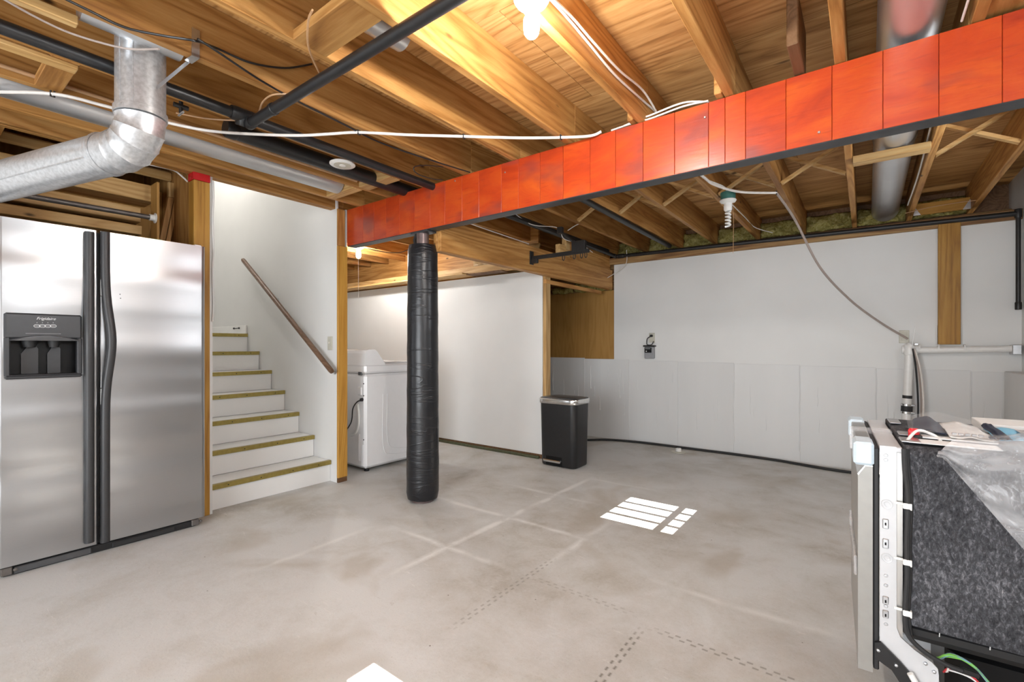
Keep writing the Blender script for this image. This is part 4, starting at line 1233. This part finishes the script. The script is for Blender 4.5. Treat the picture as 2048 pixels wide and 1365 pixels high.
# ================================================================== DUCTS
dv = atZ(281, 150, 2.2)
dx_, dy_ = -2.358, 0.615
RD = 0.0835
du = thing('elbow_duct', 'galvanized elbow duct dropping from the joists and turning left', 'duct', (dx_, dy_, 1.87))
MB().tube([(dx_, dy_, 2.53), (dx_, dy_, 2.10)], RD, 36).build('vertical_pipe', 'galvanized', du, 40)
MB().lathe([(RD+0.001, -0.006), (RD+0.006, -0.004), (RD+0.006, 0.022), (RD+0.001, 0.025)], (dx_, dy_, 2.085), 36).build('joint_band', 'galvanized', du, 40)
hdir = Vector((-math.cos(math.radians(20)), -math.sin(math.radians(20)), -0.06)).normalized()
def elb(a):   # centre line of the elbow, a from 0 (vertical) to 1 (horizontal)
    Rb = 0.115
    c = Vector((dx_, dy_, 2.075))+Vector((hdir.x, hdir.y, 0)).normalized()*Rb
    t = a*PI/2*0.96
    hv = Vector((hdir.x, hdir.y, 0)).normalized()
    return c-hv*Rb*math.cos(t)+Vector((0, 0, -1))*Rb*math.sin(t)
def gore(a0, a1, k):
    # one mitred segment of the elbow
    def ring(a, rr2):
        p = elb(a); d = (elb(min(1.02, a+0.02))-elb(a-0.02)).normalized()
        s_ = Vector((hdir.y, -hdir.x, 0)).normalized(); n_ = d.cross(s_)
        return [p+(s_*math.cos(2*PI*j/36)+n_*math.sin(2*PI*j/36))*rr2 for j in range(36)]
    MB().loft([ring(a0, RD+0.003), ring(a0+0.03, RD), ring(a1-0.03, RD), ring(a1, RD+0.003)], cap=False).build('elbow_gore', 'galvanized', du, 40)
for k in range(4): gore(k/4, (k+1)/4, k)
pe = elb(1.0)
MB().tube([pe-hdir*0.005, pe+hdir*1.15], [RD, RD], 36).build('horizontal_pipe', 'galvanized', du, 40)
MB().tube([pe+hdir*0.07, pe+hdir*0.085, pe+hdir*0.10], [RD+0.001, RD+0.005, RD+0.001], 36, cap=False).build('joint_band', 'galvanized', du, 40)
sd = Vector((hdir.y, -hdir.x, 0)).normalized()
fs_ = (-Vector((pe.x, pe.y, 0)).normalized()*0.9+Vector((0, 0, -0.2))).normalized()
fs_ = (fs_-hdir*fs_.dot(hdir)).normalized()
MB().tube([pe+hdir*0.10+fs_*RD, pe+hdir*1.1+fs_*RD], 0.004, 6).build('lock_seam', 'galvanized', du, True)
for ang in (0.35, -0.25):
    px_, py_ = dx_+RD*math.cos(-0.9+ang), dy_+RD*math.sin(-0.9+ang)
    MB().tube([(px_, py_, 2.52), (px_, py_, 2.11)], 0.003, 6).build('lock_seam', 'galvanized', du, True)
for k in range(5):
    t = -1.5+0.5*k
    MB().lathe([(0.0, 0.0), (0.004, 0.001), (0.004, 0.004)], (dx_+(RD+0.003)*math.cos(t), dy_+(RD+0.003)*math.sin(t), 2.095), 8).build('screw', 'zinc', du)
# strap hanger
j = Vector((-2.147, 0, 0))
a = atX(392, 58, -2.146); b = atX(391, 112, -2.146); c = Vector((dx_+RD*0.95, dy_+0.03, 2.19))
mm = MB()
def strap(p, q, w, nrm):
    p, q, nrm = Vector(p), Vector(q), Vector(nrm).normalized()
    d = (q-p).normalized(); s_ = d.cross(nrm).normalized()*w/2
    t_ = nrm*0.0012
    mm.loft([[p-s_-t_, p+s_-t_, p+s_+t_, p-s_+t_], [q-s_-t_, q+s_-t_, q+s_+t_, q-s_+t_]])
strap(a, (b.x, b.y, JB-0.004), 0.028, (1, 0, 0))
strap((b.x, b.y, JB-0.004), (b.x-0.045, b.y-0.01, JB-0.012), 0.028, (0, 0, 1))
strap((b.x-0.045, b.y-0.01, JB-0.012), c, 0.022, (0.3, 0.8, 0.5))
hs_ = mm.build('duct_strap', 'zinc')
tag(hs_, 'bent steel strap tying the elbow duct to a joist', 'strap')

def round_duct(name, label, p, q, r, mat='duct_sheet', joints=()):
    t = thing(name, label, 'duct', tuple((Vector(p)+Vector(q))/2), 'round ducts between the joists')
    p, q = Vector(p), Vector(q)
    MB().tube([p, q], r, 32).build('pipe', mat, t, 40)
    d = (q-p)
    for f in joints:
        c = p+d*f; dn = d.normalized()
        MB().tube([c-dn*0.012, c, c+dn*0.012], [r+0.0005, r+0.005, r+0.0005], 32, cap=False).build('joint_band', mat, t, 40)
    return t
round_duct('round_duct', 'long pale round duct between joists above the stair opening', (-3.17, YR, 2.380), (-3.17, 2.03, 2.380), 0.078)
MB().tube([(-2.28, 0.415, 2.405), (-2.28, 0.73, 2.405)], 0.062, 28).build('branch_pipe', 'duct_sheet', du, 40)
t = round_duct('round_duct', 'large steel duct passing over the red beam at the right', (0.125, YR, 2.432), (0.150, YB+0.25, 2.432), 0.103, 'duct_sheet', (0.765,))
MB().tube([(0.10, 2.5, 2.331), (0.12, 3.4, 2.329)], 0.003, 6).build('lock_seam', 'duct_sheet', t, True)
round_duct('round_duct', 'dull steel duct end above the blocking near the black pipe', (-1.56, 1.30, 2.46), (-1.56, 1.06, 2.45), 0.062)

# ================================================================== PIPES
def pipe(name, label, pts, r, mat, fittings=(), cat='pipe', seg=14):
    pts = [Vector(p) for p in pts]
    t = thing(name, label, cat, tuple(pts[0]), name.replace('_', ' ')+'s overhead')
    MB().tube(pts, r, seg).build('pipe_run', mat, t, 40)
    for a, b, rr2 in fittings:
        a, b = Vector(a), Vector(b)
        d = (b-a)*0.1
        MB().tube([a, a+d, b-d, b], [rr2*0.92, rr2, rr2, rr2*0.92], seg).build('fitting', mat, t, 40)
    return t
PA = -2.478
tee = atX(487, 232, PA)
pipe('drain_pipe', 'black drain pipe running along the joist bay with a tee', [(PA, YR, 2.30), (PA, 5.2, 2.295)], 0.026, 'black_abs',
     [((PA, tee.y-0.06, 2.30), (PA, tee.y+0.06, 2.30), 0.034), ((PA, tee.y, 2.30), (PA-0.02, tee.y, 2.255), 0.032)])
g0, g1 = atZ(500, 247, 2.265), atZ(950, -28, 2.285)
cp = g0.lerp(g1, 0.155)
dn = (g1-g0).normalized()
pipe('drain_pipe', 'black pipe slung under the joists crossing toward the lit bulb', [g0, g1], 0.0235, 'black_abs',
     [(cp-dn*0.012, cp+dn*0.012, 0.0275), (g0-dn*0.015, g0+dn*0.025, 0.029)])
pipe('drain_pipe', 'thick black drain pipe in the bay with the white round cover', [(-2.79, 1.12, 2.345), (-2.79, 2.6, 2.335)], 0.046, 'black_abs', [((-2.79, 1.10, 2.345), (-2.79, 1.16, 2.345), 0.05)], seg=20)
p = atZ(685, 329, 2.29)
cv = thing('cleanout_cover', 'round white cover plate under the thick black pipe', 'cover plate', tuple(p))
MB().lathe([(0.0, -0.006), (0.072, -0.006), (0.077, -0.002), (0.077, 0.004), (0.06, 0.014), (0.03, 0.018)], tuple(p), 36).build('disc', 'bright_plastic', cv, 40)
MB().lathe([(0.0, -0.010), (0.018, -0.010), (0.020, -0.006)], tuple(p), 20).build('centre_boss', 'pvc', cv, 40)
MB().lathe([(0.048, -0.0075), (0.052, -0.0075), (0.052, -0.005), (0.048, -0.005)], tuple(p), 32).build('ring', 'ivory_plate', cv, 40)
# gas pipe beyond the beam, along the back wall and down at the right
GX = -2.425
pts = [(GX, 2.46, 2.265), (GX, 5.30, 2.245), (GX+0.03, 5.335, 2.245), (GX+0.08, 5.335, 2.244), (0.95, 5.335, 2.195)]
gp = pipe('gas_pipe', 'thin black iron pipe along the header and back wall top', pts, 0.021, 'black_iron', [((GX, 5.26, 2.246), (GX, 5.325, 2.245), 0.027), ((GX+0.02, 5.335, 2.245), (GX+0.10, 5.335, 2.244), 0.027)])
q = atY(2043, 612, 5.335)
pipe('gas_pipe', 'black iron pipe dropping down at the right end of the back wall', [(0.962, 5.335, 2.23), (0.962, 5.335, q.z)], 0.015, 'black_iron', [((0.962, 5.335, 2.16), (0.962, 5.335, 2.23), 0.022), ((0.962, 5.335, q.z-0.03), (0.962, 5.335, q.z+0.03), 0.020)])
pipe('drain_pipe', 'black pipe beyond the beam leading to the back wall insulation', [(-1.765, 2.46, 2.31), (-1.765, 5.3, 2.285)], 0.026, 'black_abs')
for y0, y1, x, zz in ((1.0, 2.0, -2.945, 2.36), (0.2, 1.6, -3.33, 2.40)):
    pass
cu_ = pipe('water_line', 'thin copper water line along the joist near the thick black pipe', [(-2.935, YR, 2.345), (-2.935, 2.03, 2.345)], 0.009, 'cable_tan')
pipe('water_line', 'thin pale conduit along the joist left of the long round duct', [(-3.318, YR, 2.36), (-3.318, 0.72, 2.36)], 0.010, 'cable_white')
v0 = atZ(362, 213, 2.30)
vl = thing('valve', 'small brass valve on the water line left of the pipe tee', 'valve', tuple(v0))
MB().tube([v0+Vector((0, 0, 0.05)), v0-Vector((0, 0, 0.03))], 0.009, 10).tube([v0-Vector((0, 0.03, 0)), v0+Vector((0, 0.03, 0))], 0.011, 10).build('body', 'black_iron', vl, 40)
MB().tube([v0+Vector((-0.03, 0, -0.035)), v0+Vector((0.03, 0, -0.035))], 0.005, 8).build('handle', 'zinc', vl, True)

# PVC discharge pipe with rubber coupling
PY = 5.27
b0 = atY(1811, 870, PY); b1 = atY(1819, 700, PY)
pv = thing('sump_pipe', 'white plastic discharge pipe rising with a black rubber coupling', 'pipe', (b0.x, PY, 0))
base_ = b0+(b0-b1).normalized()*0.18
base_.z = max(0.0, base_.z)
bb = b1+(b0-b1)*((b1.z-0.01)/(b1.z-b0.z))
MB().tube([bb, b1], 0.031, 20).build('riser', 'pvc', pv, 40)
MB().tube([b1-Vector((0, 0, 0.045)), b1-Vector((0, 0, 0.04)), b1+Vector((0, 0, 0.0)), b1+Vector((0.0, 0, 0.035)), b1+Vector((0.01, 0, 0.05))], [0.033, 0.038, 0.038, 0.038, 0.026], 20).build('elbow', 'pvc', pv, 40)
MB().tube([b1+Vector((-0.05, 0.02, 0.0)), b1+Vector((0.06, 0.02, 0.0))], 0.035, 20).build('elbow', 'pvc', pv, 40)
h0 = atY(2030, 698, PY+0.03)
MB().tube([b1+Vector((0.02, 0.03, -0.005)), (h0.x, PY+0.03, h0.z)], 0.0255, 20).build('cross_pipe', 'pvc', pv, 40)
for u in (1877, 1929, 1838):
    c = atY(u, 696, PY+0.03)
    MB().tube([(c.x-0.006, PY+0.03, 1.137), (c.x+0.006, PY+0.03, 1.137)], 0.0295, 20).build('coupling', 'pvc', pv, 40)
MB().box((h0.x-0.02, PY-0.01, h0.z-0.045), (h0.x+0.03, PY+0.10, h0.z+0.03), 0.003).build('wall_strap', 'zinc', pv)
rd_ = (b0-b1).normalized()
def onp(v): return b1+(b0-b1)*((v-700)/170)
MB().tube([onp(791), onp(797)], 0.0335, 20).build('tape_band', 'dark_rubber', pv, 40)
MB().tube([onp(808), onp(826)], 0.040, 20).build('rubber_coupling', 'dark_rubber', pv, 40)
for v in (810, 825):
    MB().tube([onp(v-2), onp(v+2)], 0.0415, 20).build('hose_clamp', 'chrome', pv, 40)
    e = onp(v)
    MB().box((e.x+0.03, PY-0.03, e.z-0.008), (e.x+0.052, PY-0.012, e.z+0.008), 0.002).build('clamp_screw', 'chrome', pv)
for i, (mt, off) in enumerate((('dark_rubber', 0.0), ('cable_taupe', 0.020), ('cable_white', 0.035))):
    pts = [b1+Vector((0.02+off*0.3, -0.04, 0.01)), atY(1832+off*250, 740, PY-0.02), atY(1836+off*300, 800, PY-0.02), atY(1836+off*260, 860, PY-0.02), atY(1836+off*260, 930, PY-0.02)]
    tag(MB().tube(smoothpath(pts, 6), 0.007, 8).build('power_cord', mt, None, True), ['black cord hanging down behind the white discharge pipe', 'brown grey cord hanging down behind the white discharge pipe', 'pale cord hanging down beside the brown grey cord'][i], 'cord')
zt_ = thing('cable_tie', 'white cable tie tail sticking up from the discharge pipe elbow', 'cable tie', tuple(b1))
MB().tube([b1+Vector((0.015, -0.03, 0.03)), b1+Vector((0.035, -0.03, 0.20))], [0.004, 0.0025], 6).build('tail', 'bright_plastic', zt_, True)
MB().box((b1.x+0.03, PY-0.04, b1.z+0.04), (b1.x+0.055, PY-0.02, b1.z+0.055), 0.002).build('head', 'zinc', zt_)

# ================================================================== OUTLETS AND WALL DEVICES
def outlet(u, v, label, Yw=YB-0.012):
    p = atY(u, v, Yw)
    t = thing('wall_outlet', label, 'outlet', (p.x, Yw, p.z), 'outlets on the back wall')
    MB().box((p.x-0.035, Yw-0.006, p.z-0.057), (p.x+0.035, Yw, p.z+0.057), 0.003).build('plate', 'ivory_plate', t)
    for dz in (-0.024, 0.024):
        MB().box((p.x-0.016, Yw-0.009, p.z+dz-0.013), (p.x+0.016, Yw-0.0065, p.z+dz+0.013), 0.004).build('socket', 'ivory_plate', t)
    return p
p = outlet(1304, 676, 'ivory outlet plate above the small grey sump alarm')
al = thing('sump_alarm', 'small grey battery alarm box plugged in on the back wall', 'alarm box', (p.x, YB-0.03, p.z-0.2))
q = atY(1299, 705, YB-0.04)
MB().box((q.x-0.055, YB-0.065, q.z-0.075), (q.x+0.058, YB-0.013, q.z+0.065), 0.008).build('case', 'device_grey', al)
MB().box((q.x-0.068, YB-0.075, q.z+0.064), (q.x+0.072, YB-0.013, q.z+0.082), 0.005).build('lid', 'black_plastic', al)
MB().box((q.x-0.050, YB-0.068, q.z-0.005), (q.x+0.034, YB-0.064, q.z+0.054), 0.001).build('label_plate', 'dark_cavity', al)
MB().lathe([(0.0, -0.003), (0.007, -0.002), (0.007, 0.001)], (q.x-0.028, YB-0.068, q.z+0.012), 12, 'y').build('indicator', 'bright_plastic', al)
MB().box((q.x-0.042, YB-0.069, q.z+0.038), (q.x+0.02, YB-0.0675, q.z+0.044)).build('print_line', 'grey_print', al)
MB().tube(smoothpath([(p.x+0.002, YB-0.045, p.z+0.02), (p.x-0.04, YB-0.055, p.z-0.01), (p.x-0.05, YB-0.05, p.z-0.07), (p.x-0.03, YB-0.05, q.z+0.085), (p.x+0.01, YB-0.05, q.z+0.09), (p.x+0.03, YB-0.045, q.z+0.13)], 6), 0.005, 8).build('power_cord', 'dark_rubber', al, True)
MB().box((p.x-0.015, YB-0.05, p.z+0.008), (p.x+0.015, YB-0.0215, p.z+0.036), 0.006).build('plug', 'dark_rubber', al)
outlet(1808, 674, 'ivory outlet plate behind the discharge pipe elbow')

# ================================================================== HANGER RACK ON THE HEADER
rk = thing('wall_bracket', 'black steel bracket arm with hooks reaching out from the wooden header', 'bracket', (HX, 3.66, 1.99))
p = atX(1063, 516, HX+0.003)
MB().box((HX+0.001, p.y-0.03, p.z-0.065), (HX+0.010, p.y+0.03, p.z+0.060), 0.003).build('mount_plate', 'black_iron', rk)
e = atY(1178, 507, p.y)
MB().box((HX+0.01, p.y-0.013, p.z-0.022), (e.x, p.y+0.013, p.z+0.012), 0.003).build('arm', 'black_iron', rk)
MB().box((HX+0.01, p.y-0.02, p.z-0.055), (HX+0.07, p.y+0.02, p.z-0.01), 0.003).build('gusset', 'black_iron', rk)
for f in (0.58, 0.76, 0.88, 0.95):
    x = HX+(e.x-HX)*f
    MB().tube(smoothpath([(x-0.010, p.y, p.z-0.02), (x-0.010, p.y, p.z-0.05), (x, p.y, p.z-0.062), (x+0.010, p.y, p.z-0.05), (x+0.010, p.y, p.z-0.02)], 4), 0.004, 6).build('hook', 'black_iron', rk, True)
x = HX+(e.x-HX)*0.78
MB().box((x-0.03, p.y-0.02, p.z+0.0), (x+0.10, p.y+0.02, p.z+0.09), 0.004).build('hanger_plate', 'black_iron', rk)
MB().tube([(x-0.02, p.y, p.z+0.09), (x-0.13, p.y-0.03, p.z+0.19)], 0.012, 8).build('brace', 'black_iron', rk, True)
MB().box((x-0.16, p.y-0.05, p.z+0.17), (x-0.11, p.y-0.01, p.z+0.23), 0.004).build('joist_plate', 'black_iron', rk)

# ================================================================== LIGHT FIXTURES
def fixture(label, loc, lit=True, cfl=False, group=None, box=None):
    x, y, z = loc
    t = thing('bulb_fixture', label, 'light fixture', loc, 'bulb fixtures under the joists')
    MB().lathe([(0.0, 0.0), (0.058, 0.0), (0.060, -0.006), (0.052, -0.018), (0.030, -0.026), (0.026, -0.045), (0.0, -0.045)], loc, 28).build('lamp_holder', 'bright_plastic', t, 40)
    if not cfl:
        MB().lathe([(0.0, -0.040), (0.014, -0.040), (0.015, -0.058), (0.020, -0.066)], loc, 16).build('bulb_collar', 'bright_plastic', t, 40)
        MB().lathe([(0.018, -0.060), (0.026, -0.072), (0.027, -0.100), (0.0245, -0.118), (0.016, -0.130), (0.004, -0.135)], loc, 16).build('bulb', 'lit_bulb' if lit else 'bright_plastic', t, 40)
    else:
        MB().lathe([(0.0, -0.040), (0.030, -0.040), (0.030, -0.075), (0.022, -0.085), (0.0, -0.085)], loc, 18).build('ballast', 'bright_plastic', t, 40)
        pts = [(x+0.016*math.cos(k*0.55), y+0.016*math.sin(k*0.55), z-0.088-0.115*k/52) for k in range(53)]
        MB().tube(pts, 0.0075, 8).build('spiral_tube', 'bright_plastic', t, True)
    return t
P1 = atZ(1063, -4, JB-0.001)
fixture('lit bare bulb in a porcelain holder under the joist at the top', (P1.x, P1.y, JB-0.001))
P2 = atY(717, 491, 3.3)
lfx = fixture('lit bare bulb in the laundry area seen under the beam end', (P2.x, 3.3, JB-0.001))
MB().tube([(P2.x+0.012, 3.29, JB-0.05), (P2.x+0.014, 3.29, 1.72)], 0.002, 5).build('pull_cord', 'bright_plastic', lfx, True)
P3 = atZ(1456, 397, 2.285)
ft = fixture('unlit spiral bulb hanging from a green junction box beyond the beam', (P3.x, P3.y, 2.272), lit=False, cfl=True)
MB().lathe([(0.0, 0.002), (0.052, 0.002), (0.054, 0.055), (0.05, 0.058), (0.0, 0.058)], (P3.x, P3.y, 2.272), 28).build('junction_box', 'green_box', ft, 40)
MB().tube([(P3.x+0.035, P3.y, 2.262), (P3.x+0.040, P3.y, 2.08), (P3.x+0.036, P3.y, 1.86)], 0.0016, 5).build('pull_string', 'cable_tan', ft, True)

# ================================================================== CABLES
def cable(label, pts, r=0.006, mat='cable_white', clips=(), name='cable'):
    path = smoothpath(pts, 8)
    t = thing(name, label, 'cable', tuple(path[0]), 'cables strung along the ceiling')
    MB().tube(path, r, 8).build('cord', mat, t, True)
    for c in clips:
        c = Vector(c)
        MB().tube([c+Vector((0.0, -0.006, 0.014)), c+Vector((0.0, -0.006, -0.012)), c+Vector((0.0, 0.006, -0.012)), c+Vector((0, 0.006, 0.014))], 0.004, 6).build('clip', 'dark_rubber', t, True)
    return t
zc = JB-0.010
def Zs(lst, z=zc): return [atZ(u, v, z) for u, v in lst]
main = [atZ(u, v, z) for u, v, z in ((-40, 184, 2.290), (105, 188, 2.290), (210, 212, 2.286), (325, 243, 2.276), (420, 262, 2.262), (520, 269, 2.250), (600, 271, 2.256), (660, 268, 2.280), (718, 265, 2.304), (820, 270, 2.304), (928, 273, 2.304), (1040, 276, 2.304), (1122, 275, 2.304), (1180, 272, 2.304))]
cable('thick white cable strung under the joists to the red beam', main+[Vector((-1.15, 2.335, 2.322))], 0.0075, 'cable_white', [main[1], main[8], main[10], main[12]])
cable('white cable pair along the joist beside the lit bulb', [Vector((P1.x+0.05, P1.y, JB-0.004))]+[atX(u, v, -0.904) for u, v in ((1130, 30), (1180, 90), (1230, 150), (1280, 196), (1313, 225))], 0.005)
cable('second white cable along the joist beside the lit bulb', [Vector((P1.x+0.055, P1.y+0.02, JB-0.004))]+[atX(u, v, -0.892) for u, v in ((1140, 30), (1192, 90), (1240, 142), (1285, 180), (1312, 222))], 0.005)
for i, (off, mt) in enumerate(((0.0, 'cable_white'), (0.012, 'bright_plastic'))):
    cable('white cable lying on the red beam top, %s strand' % ('front' if i == 0 else 'rear'), [(-1.10, BEAM_Y0+0.010+off, JB+0.006), (-0.98, BEAM_Y0+0.012+off, JB+0.012+off), (-0.88, BEAM_Y0+0.012+off, JB+0.008+2*off), (-0.72, BEAM_Y0+0.013+off, JB+0.020+2*off), (-0.60, BEAM_Y0+0.016+off, JB+0.012)], 0.0045, mt)
# dark cable along the joist bottom at the left
dk = [atZ(u, v, JB-0.006) for u, v in ((125, -5), (180, 22), (250, 55), (330, 72), (392, 82))]
cable('dark cable pair sagging along the joist left of the strap', dk+[atX(u, v, -2.14) for u, v in ((430, 95), (500, 125), (570, 136), (624, 128))], 0.0045, 'black_plastic')
cable('dark cable running along the joist underside to the beam', [atZ(u, v, JB-0.006) for u, v in ((395, 78), (430, 100), (520, 160), (600, 205), (680, 245), (760, 285), (860, 320), (940, 345))], 0.0045, 'black_plastic')
cable('thin grey cable hanging before the elbow duct', [atZ(u, v, JB-0.02) for u, v in ((-10, -12), (60, 28), (130, 62), (200, 85), (260, 98), (318, 98))], 0.004, 'cable_taupe')
cable('tan cable looping over the black slung pipe', [atZ(u, v, JB-0.01) for u, v in ((352, 226), (420, 238), (488, 240), (515, 228), (525, 205), (545, 190), (580, 188))], 0.004, 'cable_tan')
cable('tan cable dropping from the blocking to the black slung pipe', [atZ(u, v, 2.30) for u, v in ((625, 20), (617, 40), (615, 80), (622, 110), (638, 145))], 0.004, 'cable_tan')
cable('loose black wire loop beneath the joist near the beam', [atX(u, v, -2.14) for u, v in ((886, 334), (850, 331), (828, 335), (835, 348), (865, 358), (885, 360))], 0.003, 'black_plastic')
# far side
Q0 = atZ(1404, 352, JB-0.012); Q1 = atZ(1553, 386, JB-0.012)
cable('thick white cable from the beam across the far joists', [Vector((Q0.x-0.05, 2.47, JB-0.02)), Q0, atZ(1430, 370, JB-0.02), atZ(1480, 384, JB-0.02), Q1], 0.009, 'cable_white', [Q1])
sag = [Q1, atY(1590, 440, 4.25), atY(1640, 535, 4.55), atY(1700, 600, 4.85), atY(1760, 645, 5.08), atY(1815, 678, 5.23)]
cable('brown grey cable sagging from the far joist to the discharge pipe', sag, 0.009, 'cable_taupe')
cable('thin white wire from the green box to the back wall insulation', [atZ(1465, 410, JB-0.03), atX(1490, 435, -0.90), atX(1510, 455, -0.90), atY(1545, 466, YB-0.14)], 0.004, 'bright_plastic')
cable('short white wire pair curving into the green box', [(P3.x-0.18, P3.y-0.9, JB+0.02), (P3.x-0.07, P3.y-0.35, JB+0.03), (P3.x-0.02, P3.y-0.05, JB+0.05), (P3.x, P3.y, JB+0.012)], 0.0045, 'bright_plastic')
cable('white wire along the joist right of the large duct', [(far[9]-0.03, 2.5, JB+0.03), (far[9]-0.034, 3.2, JB+0.06), (far[9]-0.03, 4.2, JB+0.02), (far[9]-0.04, 5.1, JB+0.01)], 0.005)
cable('white wire near the top right joist before the beam', [(near[9]-0.03, 0.9, JB+0.06), (near[9]-0.03, 1.6, JB+0.05), (near[9]-0.045, 2.33, JB+0.01)], 0.004)
cable('thin wire across the rim boards at the right', [atY(1810, 427, YB-0.13), atY(1860, 415, YB-0.13), atY(1920, 405, YB-0.13), atY(1960, 400, YB-0.13)], 0.003, 'cable_tan')
cable('thin pale wire hanging at the corner of the white back wall', [atY(1253, 500, YB-0.08), atY(1253, 525, YB-0.07), atY(1240, 540, YB-0.06), atX(1215, 556, HX+0.01)], 0.004)
cable('white wire draped over the bracket pipe', [atX(1030, 428, GX), atX(1065, 450, GX+0.02), atX(1115, 456, GX+0.02), atX(1128, 478, GX+0.022), atX(1160, 488, GX+0.022), atX(1185, 505, GX+0.02)], 0.004)
cable('white wire crossing the joist bay above the bracket', [(-2.36, 4.05, 2.30), (-2.25, 4.10, 2.36), (-2.165, 4.2, 2.33)], 0.004)
cable('pale wire along the header top near the column', [(-2.50, 2.5, 2.13), (-2.51, 3.0, 2.12), (-2.515, 3.6, 2.11)], 0.004)
cable('dark wire dangling across the laundry joists', [(P2.x+0.1, 3.2, JB-0.005), (P2.x+0.35, 3.3, JB-0.09), (P2.x+0.7, 3.35, JB-0.14), (P2.x+1.0, 3.4, JB-0.06)], 0.004, 'black_plastic')
cable('pale cable across the framing above the closet rod', [atX(u, v, -3.70) for u, v in ((200, 300), (285, 326), (330, 336), (350, 342), (364, 353), (378, 366))], 0.006)

# hose on the floor along the back wall, floor cleanout
hpts = [atZ(u, v, 0.014) for u, v in ((1110, 905), (1150, 884), (1190, 880), (1235, 881), (1300, 887), (1390, 897), (1480, 908), (1560, 922), (1640, 936), (1700, 945))]
hpts.append(Vector((0.35, 5.2, 0.014)))
hpts = [Vector((p.x, min(p.y, YB-0.055), 0.0135)) for p in hpts]
tag(MB().tube(smoothpath(hpts, 8), 0.0125, 10).build('garden_hose', 'dark_rubber', None, True), 'black hose lying on the floor along the back wall', 'hose')
q = atZ(1357, 905, 0.0)
dc = thing('floor_cleanout', 'small ivory drain plug standing on the floor near the hose', 'drain plug', (q.x, q.y, 0))
MB().lathe([(0.0, 0.001), (0.075, 0.001), (0.075, 0.008), (0.055, 0.012), (0.03, 0.012)], (q.x, q.y, 0), 28).build('flange', 'ivory_plate', dc, 40)
MB().lathe([(0.03, 0.010), (0.030, 0.040), (0.026, 0.043), (0.0, 0.043)], (q.x, q.y, 0), 20).build('cap', 'pvc', dc, 40)

# ================================================================== LAUNDRY SHELF AND PAPER BATTS
lsz = 1.945
sh = thing('wall_shelf', 'narrow rough wooden shelf along the top of the white partition', 'shelf', (-4.6, LY-0.06, lsz))
MB().box((-6.4, LY-0.20, lsz), (-3.55, LY+0.005, lsz+0.022), 0.003).build('board', 'pale_lumber_x', sh)
MB().box((-6.4, LY+0.02, lsz+0.023), (-2.66, LY+0.055, lsz+0.12), 0.003).build('rail', 'pale_lumber_x', sh)
sh2 = tag(MB().box((-3.55, LY-0.14, lsz-0.002), (-3.05, LY+0.004, lsz+0.010), 0.002).build('ledge_board', 'dark_lumber_y'), 'short dark board on the partition top behind the column', 'board')
for i, (x0, x1) in enumerate(((-3.70, -3.30), (-3.28, -2.80))):
    ph = i*2.0
    def fb(s, t, x0=x0, x1=x1, ph=ph):
        return (x0+(x1-x0)*s, LY+0.20-0.05*math.sin(PI*t)-0.014*math.sin(12*s+ph)*math.sin(5*t), lsz+0.02+0.30*t)
    o = sheet(fb, 14, 8, 'paper_batt', 'kraft_paper', None, 0.03)
    tag(o, ['tan paper-faced insulation above the partition, behind the column', 'tan paper-faced insulation above the partition, beside the header'][i], 'insulation')
struct('wall_laundry_upper', MB().box((-6.5, LY+0.26, 1.3), (-2.85, LY+0.29, JT)), 'lumber_x')
tag(MB().tube(smoothpath([(-4.28, LY-0.13, lsz+0.028), (-4.24, LY-0.13, lsz+0.05), (-4.18, LY-0.12, lsz+0.05), (-4.15, LY-0.12, lsz+0.028)], 5), 0.012, 8).build('cord_coil', 'black_plastic', None, True), 'small black coil lying on the laundry shelf', 'cord')
